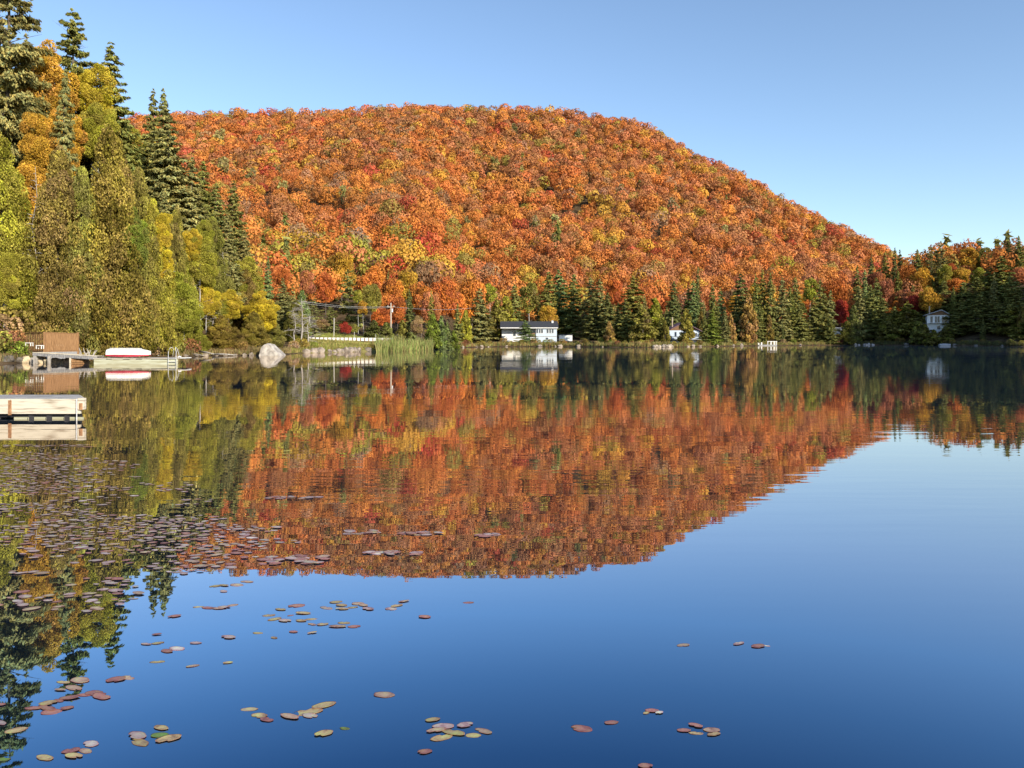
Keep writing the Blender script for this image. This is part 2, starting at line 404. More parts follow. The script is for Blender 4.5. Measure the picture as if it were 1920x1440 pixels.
def gen_spruce(seed, Nn, size, H=20.0, W=6.5, levels=30, per=8, z0=.06, droop=.22, power=.85, gap=.0, ragged=.25):
    rng = np.random.default_rng(seed)
    zi = np.linspace(z0, .985, levels) + rng.normal(0, .006, levels)
    Z, A, L = [], [], []
    for z in zi:
        n = max(4, int(per * (1 - z * .3))); a0 = rng.uniform(0, 6.28)
        for k in range(n):
            if rng.random() < gap: continue
            t_ = 1 - z
            l = W / 2 * (t_ ** power) * rng.uniform(1 - ragged * 1.4, 1 + ragged * .5) + .012 * H * .5
            Z.append(z * H + rng.normal(0, .01) * H); A.append(a0 + k * 2 * np.pi / n + rng.normal(0, .2)); L.append(l)
    Z = np.array(Z); A = np.array(A); L = np.array(L); nb = len(Z)
    pr = L ** 1.25; pr /= pr.sum(); bi = rng.choice(nb, Nn, p=pr)
    s = rng.uniform(.12, 1.0, Nn) ** .75
    l = L[bi]; r = s * l; lat = rng.normal(0, .17, Nn) * l * (1.15 - s) + rng.normal(0, .03, Nn) * l
    zz = Z[bi] - droop * r + .16 * l * s ** 3 * (droop > 0) + rng.normal(0, .05, Nn) * l * .4 - np.abs(rng.normal(0, .10, Nn)) * l * .5
    ca, sa = np.cos(A[bi]), np.sin(A[bi])
    P = np.stack([ca * r - sa * lat, sa * r + ca * lat, zz], 1)
    out = np.stack([ca, sa, np.zeros(Nn)], 1)
    nn = unit(out * .55 + np.array([[0, 0, .5]]) + rand_dir(rng, Nn) * .62)
    ax = unit(out * .8 + np.array([[0, 0, -.45]]) + rand_dir(rng, Nn) * .4)
    sz = size * rng.uniform(.6, 1.35, Nn)
    V, Q = leaves(P, nn, sz * .30, sz * .85, rng, ax)
    bt = rng.normal(1, .18, nb)
    tint = (bt[bi] * rng.normal(1, .2, Nn)).clip(.35, 1.8); Cc = np.repeat(tint[:, None], 3, 1)
    hue = rng.normal(0, .1, Nn); Cc[:, 0] *= 1 + hue; Cc[:, 2] *= 1 - hue
    return V, Q, Cc.clip(.05, 2.2)
def gen_pine(seed, Nn, size, H=22.0, W=9.0, nl=26):
    rng = np.random.default_rng(seed)
    C, Rr = [], []
    for k in range(nl):
        z = .28 + .70 * k / (nl - 1); prof = (1 - ((z - .45) / .60) ** 2) if z > .45 else .85 + .15 * z
        prof = max(prof, .16); a = k * 2.4 + rng.normal(0, .4); rr = W / 2 * prof * rng.uniform(.35, .85)
        C.append((rr * math.cos(a), rr * math.sin(a), z * H)); q = W * (.09 + .10 * prof) * rng.uniform(.8, 1.25)
        Rr.append((q, q, q * .45))
    return lobed(rng, C, Rr, Nn, size, nj=.55, aspect=1.4, tl=.15, tf=.25, rej=.6)

def trunk_mesh(name, mat, H, r0, seed, branches=0, bl=2.0, bz=(.25, .9), lean=.01, blr=.32):
    rng = random.Random(seed); mb = MB(); pts, rad = [], []
    n = 7; lx, ly = rng.uniform(-lean, lean), rng.uniform(-lean, lean)
    for i in range(n):
        t_ = i / (n - 1)
        pts.append((lx * H * t_ + rng.uniform(-.03, .03), ly * H * t_ + rng.uniform(-.03, .03), H * t_ - .3)); rad.append(r0 * (1 - t_ * .88))
    mb.tube(pts, rad, 7)
    for k in range(branches):
        z = rng.uniform(*bz); a = rng.uniform(0, 6.28); l = bl * rng.uniform(.5, 1.1) * (1.15 - z * .7)
        b = Vector((lx * H * z, ly * H * z, H * z - .3)); d = Vector((math.cos(a), math.sin(a), rng.uniform(-.1, .6)))
        m_ = b + d * l * .5 + Vector((0, 0, .06 * l)); e = b + d * l + Vector((rng.uniform(-.2, .2), rng.uniform(-.2, .2), .2)) * l * .5
        br = r0 * (1 - z * .88) * blr
        mb.tube([b, m_, e], [br, br * .6, br * .2], 4, cap=False)
        for q in range(2):
            s0 = m_.lerp(e, rng.uniform(0, .7)); e2 = s0 + Vector((rng.uniform(-1, 1), rng.uniform(-1, 1), rng.uniform(0, .8))) * l * .3
            mb.tube([s0, e2], [br * .45, br * .12], 3, cap=False)
    return mb.mesh(name, mat, True)

def crown_me(name, gen, mat): V, Q, C = gen; return np_mesh(name, V, Q, mat, C)
KIND = {}
def defkind(key, H, W, crowns, trunks, name, word, cat):
    KIND[key] = dict(H=H, W=W, crowns=crowns, trunks=trunks, name=name, word=word, cat=cat)
tb = lambda H, r, s, **k: trunk_mesh('trunk', k.pop('mat', M['bark']), H, r, s, **k)
defkind('spruce_near', 20, 6.5, [crown_me('crown', gen_spruce(20 + i, 42000, .21, levels=52, per=10, ragged=.34, power=.74, gap=.04), M['needle']) for i in range(4)], [tb(19, .24, 1, branches=26, bl=1.6, bz=(.08, .8))], 'spruce_tree', 'spruce', 'spruce')
defkind('spruce_mid', 20, 6.0, [crown_me('crown', gen_spruce(40 + i, 9000, .42, W=6.0, levels=28, per=8, ragged=.40, power=.68, gap=.06), M['needle']) for i in range(7)], [tb(19, .22, 2)], 'spruce_tree', 'spruce', 'spruce')
defkind('cedar_near', 18, 6.5, [crown_me('crown', gen_cedar(60 + i, 80000, .12, nl=230, rs=.74), M['leaf']) for i in range(4)], [tb(15, .24, 3, branches=14, bl=1.5)], 'cedar_tree', 'white cedar', 'cedar')
defkind('cedar_mid', 16, 6.0, [crown_me('crown', gen_cedar(70 + i, 7000, .40, H=16, W=6.0, nl=90, rs=.85), M['leaf']) for i in range(4)], [tb(13, .2, 4)], 'cedar_tree', 'white cedar', 'cedar')
defkind('birch_near', 15, 7.5, [crown_me('crown', gen_round(80 + i, 46000, .125, H=15, W=7.5, z0=.0, nl=70, rl=(.07, .15), nj=.6, rej=.5, aspect=1.3), M['leaf']) for i in range(4)], [tb(13.5, .13, 5, mat=M['bark_pale'], branches=26, bl=2.4)], 'birch_tree', 'birch', 'birch')
defkind('maple_mid', 14, 9.5, [crown_me('crown', gen_round(90 + i, 7500, .36, H=14, W=9.5, z0=.10, nl=36, rl=(.10, .19), rej=.6), M['leaf']) for i in range(5)], [tb(11, .2, 6, branches=10, bl=3)], 'maple_tree', 'maple', 'maple')
defkind('birch_mid', 14, 6.5, [crown_me('crown', gen_round(100 + i, 5000, .34, H=14, W=6.5, z0=.10, nl=34, rl=(.10, .18), rej=.6), M['leaf']) for i in range(3)], [tb(12, .14, 7, mat=M['bark_pale'], branches=10, bl=2)], 'birch_tree', 'birch', 'birch')
defkind('pine_mid', 22, 9.0, [crown_me('crown', gen_spruce(110 + i, 9000, .44, H=22, W=9.0, levels=20, per=7, z0=.12, droop=.03, power=.5, ragged=.55, gap=.2), M['needle']) for i in range(3)], [tb(21.5, .28, 8, branches=22, bl=3.2, bz=(.3, .95))], 'pine_tree', 'pine', 'pine')
defkind('pine_near', 22, 8.0, [crown_me('crown', gen_spruce(120 + i, 60000, .20, H=22, W=8.0, levels=44, per=7, z0=.1, droop=-.12, power=.52, ragged=.55, gap=.10), M['needle']) for i in range(2)], [tb(21.5, .3, 9, branches=30, bl=3, bz=(.3, .95))], 'pine_tree', 'pine', 'pine')
defkind('shrub', 2.2, 3.0, [crown_me('shrub', gen_round(130 + i, 1500, .17, H=2.2, W=3.0, z0=-.1, nl=16, rl=(.12, .22)), M['leaf']) for i in range(4)], None, 'shrub', 'shrub', 'shrub')
far_maple = [gen_round(200 + i, 1000, .66, H=13, W=10.5, z0=.12, nl=14, rl=(.16, .26), up=.35, fm=.60, nj=.30, tl=.07, tf=.10, hn=(.03, .02)) for i in range(8)]
far_maple_lo = [gen_round(200 + i, 560, .92, H=13, W=10.5, z0=.12, nl=11, rl=(.18, .28), up=.35, fm=.62, nj=.26, tl=.07, tf=.08, hn=(.03, .02)) for i in range(8)]
far_con = [gen_spruce(300 + i, 420, 1.9, H=17, W=5.5, levels=12, per=6) for i in range(3)]
far_pine = [gen_round(320 + i, 420, 1.1, H=17, W=8, z0=.1, nl=16, rl=(.13, .2)) for i in range(2)]
far_maple_me = [np_mesh('maple_tree', V, Q, M['leaf_far'], C) for V, Q, C in far_maple]
far_con_me = [np_mesh('spruce_tree', V, Q, M['needle'], C) for V, Q, C in far_con]
far_pine_me = [np_mesh('pine_tree', V, Q, M['needle'], C) for V, Q, C in far_pine]

COLR = {
 'orange': (.57, .215, .052), 'deep orange': (.50, .155, .046), 'russet': (.31, .14, .07), 'red': (.44, .065, .045), 'crimson': (.34, .045, .05),
 'salmon orange': (.48, .19, .085), 'golden': (.54, .31, .05), 'yellow': (.52, .40, .045), 'yellow green': (.335, .315, .05), 'bright green': (.21, .25, .045),
 'olive': (.25, .225, .055), 'olive gold': (.31, .245, .055), 'brownish olive': (.27, .195, .055), 'green': (.235, .23, .06), 'grey green': (.27, .25, .09), 'dark green': (.165, .17, .055),
 'mid green': (.225, .225, .066), 'light green': (.20, .25, .085), 'grey mauve': (.31, .20, .12), 'tan': (.36, .25, .12), 'brown gold': (.38, .24, .08)}
TREES = []   # (object, word, colour, px, ytop, Y)
PR = random.Random(5)
def tree(kind, px, top, Y, wpx=None, col='green', label=None, z=None, jit=.06, X=None, h=None):
    K = KIND[kind]; X = hx(px, Y) if X is None else X
    g = gz(X, Y) if z is None else z
    Hh = h if h else max(hz(top, Y) - g, .5)
    Ww = (wpx / F * Y) if wpx else Hh / K['H'] * K['W']
    sx = Ww / K['W']; sz = Hh / K['H']; rz = PR.uniform(0, 6.28)
    c = COLR[col]; v = PR.uniform(1 - jit, 1 + jit)
    c4 = (c[0] * v * PR.uniform(1 - jit, 1 + jit), c[1] * v, c[2] * v, 1)
    cr = PR.choice(K['crowns'])
    if K['trunks'] is None:
        o = link(K['name'], cr, None, (X, Y, g - .1), rz); o.scale = (sx, sx, sz); o.color = c4; cat = K['cat']; tag(o, None, cat)
    else:
        o = link(K['name'], None, None, (X, Y, g - .1), rz); tag(o, None, K['cat'])
        Hc = Hh
        if K['word'] in ('birch', 'maple'): Hc = min(Hh, 2.0 * Ww)
        k = link('crown', cr, o, (0, 0, Hh - Hc)); k.scale = (sx, sx, Hc / K['H']); k.color = c4
        k = link('trunk', PR.choice(K['trunks']), o); k.scale = ((sx + sz) / 2, (sx + sz) / 2, sz)
    if label: o['label'] = label; o['_own'] = 1
    o.rotation_euler = (PR.gauss(0, .018), PR.gauss(0, .018), rz)
    TREES.append((o, K['word'], col, px, top, Y, Hh))
    return o

# ---------------------------------------------------------------- LEFT BANK (nearest trees)
LB = [
 ('pine_near', 10, -110, 88, 210, 'grey green', 'huge grey green pine cut by the top left corner'),
 ('pine_near', 138, 14, 99, 150, 'green', 'dark pine with brown cones rising behind the golden birch'),
 ('birch_near', 88, 78, 95, 130, 'golden', 'tall golden birch near the top of the left bank'),
 ('birch_near', 165, 112, 98, 95, 'yellow', 'yellow crowned birch right of the tall golden birch'),
 ('birch_near', 60, 205, 84, 95, 'golden', None), ('birch_near', 120, 200, 92, 90, 'golden', None), ('birch_near', 180, 190, 95, 80, 'yellow green', None), ('spruce_near', 60, 160, 92, 100, 'grey green', None), ('spruce_near', 40, 60, 97, 110, 'grey green', None), ('spruce_near', 250, 235, 100, 95, 'green', None),
 ('cedar_near', 232, 300, 80, 90, 'olive', None), ('cedar_near', 150, 300, 76, 90, 'olive', None), ('cedar_near', 285, 360, 86, 80, 'yellow green', None), ('birch_near', 375, 430, 97, 80, 'yellow green', None), ('cedar_near', 345, 470, 92.5, 66, 'yellow green', None), ('birch_near', 300, 450, 87, 70, 'yellow', None), ('birch_near', 345, 560, 91, 80, 'yellow green', None), ('cedar_near', 400, 480, 101, 60, 'olive', None), ('spruce_near', 385, 330, 121, 66, 'grey green', None), ('cedar_near', 475, 580, 100, 54, 'olive gold', None), ('cedar_near', 510, 590, 106, 44, 'olive', None), ('birch_near', 440, 500, 108, 70, 'yellow green', None),
 ('spruce_near', 112, 130, 85, 105, 'grey green', 'slim grey green spruce standing in front of the golden birches'),
 ('spruce_near', 214, 86, 101, 165, 'green', 'pointed spruce on the left bank skyline right of the yellow birch'),
 ('spruce_near', 284, 166, 114, 90, 'mid green', 'left one of two small pointed spruces on the left bank skyline'),
 ('spruce_near', 310, 168, 119, 82, 'mid green', 'right one of two small pointed spruces on the left bank skyline'),
 ('spruce_near', 320, 200, 104, 165, 'grey green', 'broad grey green spruce below the two small skyline spruces'),
 ('cedar_near', 4, 236, 72, 128, 'yellow green', 'bright yellow green cedar filling the left edge behind the deck'),
 ('cedar_near', 108, 262, 75, 118, 'brownish olive', 'big brownish cedar standing behind the fenced deck'),
 ('cedar_near', 200, 226, 78, 140, 'olive gold', 'big olive gold cedar rising behind the upturned boat'),
 ('cedar_near', 252, 300, 84, 90, 'olive', None),
 ('birch_near', 243, 385, 79, 75, 'bright green', 'bright green leafy tree beside the olive gold cedar'),
 ('birch_near', 296, 395, 86, 60, 'yellow', 'narrow yellow birch halfway down the left bank'),
 ('spruce_near', 356, 295, 104, 115, 'grey green', None),
 ('spruce_near', 378, 300, 116, 100, 'green', None),
 ('spruce_near', 406, 345, 108, 105, 'mid green', None),
 ('spruce_near', 436, 340, 116, 100, 'mid green', None),
 ('cedar_near', 330, 380, 92, 60, 'olive', None),
 ('spruce_near', 424, 400, 106, 84, 'grey green', None),
 ('spruce_near', 462, 432, 112, 96, 'grey green', None),
 ('birch_near', 357, 425, 96, 48, 'yellow', None),
 ('birch_near', 388, 410, 102, 46, 'yellow green', None),
 ('birch_near', 330, 500, 90.5, 96, 'yellow green', 'wide yellow green birch low on the bank behind the dock ladder'),
 ('birch_near', 386, 520, 98, 60, 'yellow', None),
 ('birch_near', 428, 540, 101, 60, 'yellow', None),
 ('birch_near', 488, 542, 103, 78, 'yellow', 'bright yellow rounded birch above the large pale boulder'),
 ('cedar_near', 462, 500, 108, 58, 'brownish olive', None),
 ('birch_near', 262, 470, 84, 90, 'yellow green', None),
 ('cedar_near', 200, 470, 79.5, 90, 'olive gold', None),
 ('cedar_near', 415, 588, 97.5, 60, 'olive gold', 'low olive gold cedar at the water left of the large pale boulder'),
 ('cedar_near', 365, 600, 93.5, 50, 'yellow green', None),
 ('cedar_near', 240, 545, 84, 60, 'bright green', None),
 ('cedar_near', 165, 560, 79, 55, 'green', None),
 ('cedar_near', 300, 575, 88, 60, 'brownish olive', None),
 ('birch_near', 6, 470, 70, 75, 'yellow green', 'yellow green birch leaning over the left end of the deck'),
 ('cedar_near', 440, 610, 97.8, 44, 'brownish olive', None),
 ('spruce_near', 502, 480, 126, 42, 'light green', 'light green fir with a blunt top right of the yellow birch'),
 ('spruce_near', 530, 520, 130, 60, 'grey green', None),
 ('cedar_near', 556, 560, 127, 50, 'olive', None),
]
for k, px, top, Y, wpx, col, lab in LB: tree(k, px, top, Y, wpx, col, lab)
# hidden ranks behind them that close the gaps, up to the skyline of the bank
env = np.array([(-260, -260), (0, -40), (50, 60), (120, 110), (190, 150), (240, 215), (330, 285), (380, 350), (450, 450), (500, 520), (540, 570)], float)
rr = random.Random(3)
cand = []
for i in range(400):
    px = rr.uniform(-220, 520); Y = rr.uniform(80, 130); X = hx(px, Y)
    if float(lake_dist(np.array([X]), np.array([Y]))[0]) < 7: continue
    if any(math.hypot(X - a, Y - b) < 4.6 for a, b in cand): continue
    cand.append((X, Y))
    e = np.interp(px, env[:, 0], env[:, 1]); k = rr.choice(['spruce_near', 'cedar_near', 'birch_near', 'spruce_near'])
    g = gz(X, Y); Hh = min(rr.uniform(12, 20), hz(e + 15, Y) - g)
    if Hh < 6: continue
    c = {'spruce_near': ['grey green', 'green', 'mid green'], 'cedar_near': ['olive', 'olive gold', 'brownish olive'], 'birch_near': ['yellow green', 'golden', 'yellow']}[k]
    tree(k, px, hz(0, 1), Y, None, rr.choice(c), None, h=Hh)
    if len(cand) > 44: break

# ---------------------------------------------------------------- BAY (guard rail, utility pole)
BAY = [
 ('maple_mid', 610, 508, 165, 46, 'deep orange', 'glowing orange maple rounded above the dark gap behind the roadside barrier'),
 ('pine_mid', 655, 505, 178, 56, 'mid green', 'broad dark pine right of the glowing orange maple'),
 ('maple_mid', 532, 500, 175, 30, 'deep orange', None), ('maple_mid', 572, 505, 182, 36, 'salmon orange', None),
 ('pine_mid', 590, 560, 150, 60, 'grey green', None), ('pine_mid', 548, 545, 140, 54, 'grey green', None),
 ('cedar_mid', 566, 540, 145, 34, 'light green', None),
 ('birch_mid', 672, 542, 160, 20, 'yellow green', 'slim yellow green birch left of the utility pole'),
 ('birch_mid', 682, 562, 160, 22, 'golden', 'slim golden birch with pale stem left of the utility pole'),
 ('maple_mid', 693, 530, 170, 42, 'olive', 'small round olive tree behind the golden birch'),
 ('maple_mid', 648, 602, 152, 26, 'red', None),
 ('maple_mid', 718, 548, 190, 50, 'orange', None), ('maple_mid', 745, 556, 186, 46, 'deep orange', None), ('maple_mid', 712, 575, 176, 44, 'deep orange', None),
 ('maple_mid', 735, 520, 205, 56, 'orange', None), ('maple_mid', 790, 525, 205, 60, 'orange', None), ('maple_mid', 830, 515, 215, 60, 'deep orange', None),
 ('maple_mid', 765, 500, 225, 56, 'golden', None), ('maple_mid', 700, 496, 220, 56, 'orange', None), ('maple_mid', 640, 470, 225, 60, 'golden', None),
 ('maple_mid', 810, 545, 195, 46, 'salmon orange', None), ('maple_mid', 862, 545, 225, 48, 'orange', None),
 ('spruce_mid', 728, 505, 212, 16, 'dark green', 'small dark spruce poking out of the orange maples above the utility pole'),
 ('spruce_mid', 768, 544, 172, 30, 'dark green', 'dark pointed spruce right of the utility pole'),
 ('maple_mid', 782, 590, 165, 26, 'tan', None), ('cedar_mid', 755, 598, 166, 28, 'olive', None),
 ('spruce_mid', 808, 545, 178, 26, 'olive', None),
 ('cedar_mid', 812, 585, 158, 30, 'bright green', None), ('cedar_mid', 826, 590, 160, 26, 'light green', None), ('spruce_mid', 840, 602, 162, 26, 'light green', 'light green fir at the water right of the reeds'), ('cedar_mid', 851, 618, 163, 20, 'bright green', None),
 ('spruce_mid', 858, 570, 198, 28, 'mid green', None), ('cedar_mid', 872, 578, 204, 24, 'yellow green', None),
 ('cedar_mid', 700, 598, 158, 36, 'dark green', None), ('cedar_mid', 724, 602, 158, 28, 'mid green', None), ('maple_mid', 660, 605, 158, 36, 'olive', None),
 ('pine_mid', 620, 575, 160, 44, 'mid green', None), ('maple_mid', 600, 596, 150, 36, 'tan', None),
]
for k, px, top, Y, wpx, col, lab in BAY: tree(k, px, top, Y, wpx, col, lab)

# ---------------------------------------------------------------- FAR SHORE BELT
FS = [
 ('spruce_mid', 900, 540, 224, 42, 'grey green', 'tall spruce left of the long white cottage'),
 ('cedar_mid', 934, 558, 240, 38, 'olive', 'rounded olive cedar behind the left end of the long white cottage'),
 ('cedar_mid', 948, 552, 252, 34, 'yellow green', None), ('spruce_mid', 965, 532, 258, 32, 'mid green', None), ('birch_mid', 992, 528, 262, 40, 'olive', None),
 ('spruce_mid', 1032, 508, 262, 44, 'green', None), ('spruce_mid', 1052, 505, 266, 46, 'light green', 'tall light green fir behind the long white cottage'), ('spruce_mid', 1076, 515, 258, 38, 'mid green', None),
 ('spruce_mid', 986, 600, 224, 32, 'light green', 'small fir in front of the long white cottage'),
 ('spruce_mid', 1106, 520, 250, 40, 'grey green', None), ('spruce_mid', 1126, 522, 246, 42, 'grey green', None), ('spruce_mid', 1114, 550, 242, 36, 'dark green', None), ('spruce_mid', 1140, 548, 238, 34, 'dark green', None), 
 ('cedar_mid', 1144, 600, 210, 18, 'brown gold', 'small gold cedar at the water below the orange gap'), 
 ('maple_mid', 1152, 520, 285, 36, 'deep orange', 'orange maple filling the gap between two dark firs'),
 ('spruce_mid', 1186, 518, 214, 60, 'olive', 'broad tall fir right of the orange gap'), ('cedar_mid', 1205, 575, 206, 42, 'olive', 'wide dense olive cedar at the water left of the gabled cabin'), ('spruce_mid', 1172, 560, 212, 30, 'mid green', None),
 ('cedar_mid', 1228, 555, 232, 34, 'yellow green', None), ('spruce_mid', 1240, 590, 226, 24, 'green', None),
 ('spruce_mid', 1262, 527, 240, 34, 'dark green', 'dark spruce rising behind the gabled cabin chimney'), ('spruce_mid', 1300, 526, 244, 36, 'light green', None), ('spruce_mid', 1288, 540, 246, 30, 'green', None), ('spruce_mid', 1308, 500, 300, 16, 'dark green', None),
 ('cedar_mid', 1287, 576, 219.5, 24, 'olive gold', 'gold and green cedar in front of the gabled cabin'),
 ('spruce_mid', 1337, 532, 252, 22, 'mid green', None), ('spruce_mid', 1352, 540, 256, 24, 'light green', None),
 ('spruce_mid', 1335, 580, 226, 28, 'bright green', 'small bright green fir right of the gabled cabin'), ('spruce_mid', 1320, 592, 226, 20, 'mid green', None), ('spruce_mid', 1359, 584, 236, 18, 'grey green', None), ('cedar_mid', 1372, 585, 238, 15, 'brown gold', None),
 ('spruce_mid', 1391, 513, 252, 44, 'dark green', 'tallest dark spruce right of the gabled cabin'), ('cedar_mid', 1403, 546, 247, 28, 'brown gold', 'tan tapering cedar in front of the tallest dark spruce'),
 ('spruce_mid', 1419, 516, 266, 24, 'green', None), ('spruce_mid', 1429, 504, 272, 24, 'olive', None), ('spruce_mid', 1446, 512, 270, 24, 'mid green', None),
 ('cedar_mid', 1441, 588, 262, 17, 'brownish olive', None), ('spruce_mid', 1424, 575, 262, 22, 'mid green', None),
 ('spruce_mid', 1467, 520, 274, 34, 'grey green', None), ('spruce_mid', 1495, 519, 284, 28, 'mid green', None), ('spruce_mid', 1480, 540, 280, 28, 'green', None),
 ('birch_mid', 1518, 520, 300, 30, 'yellow green', 'yellow green birch between the spruces right of the raft'),
 ('spruce_mid', 1540, 526, 288, 34, 'mid green', None), ('spruce_mid', 1554, 545, 290, 26, 'grey green', None), ('spruce_mid', 1526, 560, 286, 32, 'mid green', None), ('spruce_mid', 1500, 570, 280, 34, 'mid green', None),
 ('maple_mid', 1562, 520, 318, 44, 'deep orange', None), ('maple_mid', 1576, 560, 308, 30, 'red', 'scarlet maple above the small white boathouse'),
 ('birch_mid', 1413, 530, 300, 30, 'golden', None), ('birch_mid', 918, 530, 250, 26, 'yellow green', None), ('maple_mid', 885, 520, 240, 50, 'orange', None),
]
for k, px, top, Y, wpx, col, lab in FS: tree(k, px, top, Y, wpx * (1.5 if k == 'spruce_mid' else 1.2), col, lab)
# ---------------------------------------------------------------- RIGHT BANK
RB = [
 ('spruce_mid', 1678, 464, 345, 16, 'dark green', 'left one of two tiny dark spruces in the dip of the skyline'), ('spruce_mid', 1690, 468, 350, 16, 'dark green', 'right one of two tiny dark spruces in the dip of the skyline'),
 ('spruce_mid', 1720, 468, 345, 26, 'mid green', None), ('pine_mid', 1748, 462, 335, 30, 'grey green', None), ('pine_mid', 1763, 452, 328, 38, 'grey green', 'tall pine standing highest above the dip of the skyline'),
 ('spruce_mid', 1887, 450, 322, 22, 'mid green', None), ('spruce_mid', 1912, 442, 318, 20, 'green', None), ('spruce_mid', 1660, 474, 350, 26, 'olive', None),
 ('spruce_mid', 1608, 498, 318, 22, 'mid green', None), ('spruce_mid', 1622, 505, 312, 22, 'light green', None), ('spruce_mid', 1634, 480, 335, 22, 'dark green', None), ('spruce_mid', 1645, 520, 305, 26, 'mid green', None), ('spruce_mid', 1686, 508, 322, 20, 'green', None),
 ('maple_mid', 1643, 508, 320, 34, 'salmon orange', None), ('maple_mid', 1664, 520, 312, 32, 'salmon orange', None), ('maple_mid', 1700, 495, 330, 40, 'orange', None), ('maple_mid', 1728, 500, 325, 42, 'golden', None),
 ('birch_mid', 1772, 495, 318, 26, 'yellow green', None), ('birch_mid', 1815, 462, 335, 36, 'golden', 'golden birch on the right bank skyline'), ('maple_mid', 1850, 462, 335, 40, 'olive', None), ('maple_mid', 1880, 462, 332, 40, 'russet', None),
 ('maple_mid', 1790, 520, 312, 40, 'orange', None), ('maple_mid', 1800, 500, 318, 36, 'golden', None), ('maple_mid', 1702, 540, 306, 44, 'salmon orange', None), ('maple_mid', 1722, 552, 300, 40, 'red', None), ('maple_mid', 1780, 545, 300, 40, 'russet', None),
 ('maple_mid', 1912, 500, 300, 44, 'salmon orange', None), ('birch_mid', 1835, 500, 310, 30, 'yellow green', None), ('maple_mid', 1870, 500, 305, 40, 'orange', None),
 ('spruce_mid', 1830, 520, 292, 40, 'mid green', None), ('spruce_mid', 1856, 500, 296, 44, 'mid green', None), ('spruce_mid', 1880, 480, 292, 48, 'green', 'tall layered spruce near the right edge with its top in the sun'), ('spruce_mid', 1806, 528, 288, 44, 'mid green', None), ('spruce_mid', 1768, 525, 300, 34, 'mid green', None),
 ('spruce_mid', 1612, 540, 296, 32, 'grey green', None), ('spruce_mid', 1632, 535, 296, 34, 'mid green', None), ('spruce_mid', 1655, 560, 290, 34, 'mid green', None), ('cedar_mid', 1700, 568, 284, 60, 'olive', None), ('spruce_mid', 1676, 575, 286, 32, 'mid green', None),
 ('spruce_mid', 1712, 535, 304, 20, 'dark green', None), ('cedar_mid', 1598, 570, 292, 26, 'dark green', None), ('cedar_mid', 1665, 590, 284, 36, 'green', None),
 ('spruce_mid', 1800, 560, 268, 50, 'mid green', None), ('spruce_mid', 1836, 550, 262, 54, 'mid green', None), ('spruce_mid', 1868, 560, 256, 50, 'mid green', None), ('cedar_mid', 1900, 575, 246, 50, 'olive', None), ('spruce_mid', 1905, 520, 262, 46, 'mid green', None), ('cedar_mid', 1788, 605, 266, 26, 'green', None), ('cedar_mid', 1722, 600, 270, 26, 'green', None),
 ('spruce_mid', 1935, 540, 245, 50, 'mid green', None), ('cedar_mid', 1750, 616, 262, 26, 'olive', None), ('cedar_mid', 1772, 610, 264, 24, 'mid green', None), ('cedar_mid', 1735, 606, 268, 22, 'olive', None), ('spruce_mid', 1556, 596, 281, 26, 'mid green', None), ('cedar_mid', 1588, 600, 281, 24, 'olive', None), ('cedar_mid', 1571, 624, 282, 16, 'russet', None), ('cedar_mid', 1925, 600, 232, 40, 'olive', None),
]
for k, px, top, Y, wpx, col, lab in RB: tree(k, px, top, Y, wpx * (1.45 if k == 'spruce_mid' else 1.2), col, lab)
# infill along the belt so the shore reads as closed woodland
HOUSES = [(hx(p, y), y, r) for p, y, r in ((990, 233, 13), (1060, 238, 6), (1281, 228, 9), (1570, 292, 6), (1758, 275, 9), (1758, 262, 7), (1281, 216, 6), (1000, 222, 9), (1765, 250, 7), (1572, 284, 5), (1086, 229, 9), (1030, 222, 9), (1110, 222, 8))]
placed = [(o.location.x, o.location.y) for o, *_ in TREES]
rr = random.Random(17); nfill = 0
for i in range(3000):
    px = rr.uniform(860, 1960); Y = rr.uniform(205, 345); X = hx(px, Y)
    dd = float(lake_dist(np.array([X]), np.array([Y]))[0])
    if dd < 2.5 or dd > 75: continue
    if any(math.hypot(X - a, Y - b) < r for a, b, r in HOUSES): continue
    if any(math.hypot(X - a, Y - b) < 4.3 for a, b in placed): continue
    g = gz(X, Y); cap = np.interp(px, [860, 1000, 1250, 1500, 1600, 1700, 1800, 1960], [560, 545, 555, 545, 520, 500, 490, 480])
    Hh = min(rr.uniform(8, 16), hz(cap, Y) - g)
    if dd < 9: Hh = min(Hh, rr.uniform(4, 8))
    if Hh < 3: continue
    k = rr.choice(['spruce_mid', 'spruce_mid', 'cedar_mid', 'maple_mid' if dd > 25 else 'spruce_mid'])
    c = {'spruce_mid': ['grey green', 'mid green', 'dark green', 'green'], 'cedar_mid': ['olive', 'green', 'brownish olive'], 'maple_mid': ['orange', 'golden', 'salmon orange', 'deep orange']}[k]
    tree(k, px, 0, Y, None, rr.choice(c), None, h=Hh); placed.append((X, Y)); nfill += 1
    if nfill > 105: break
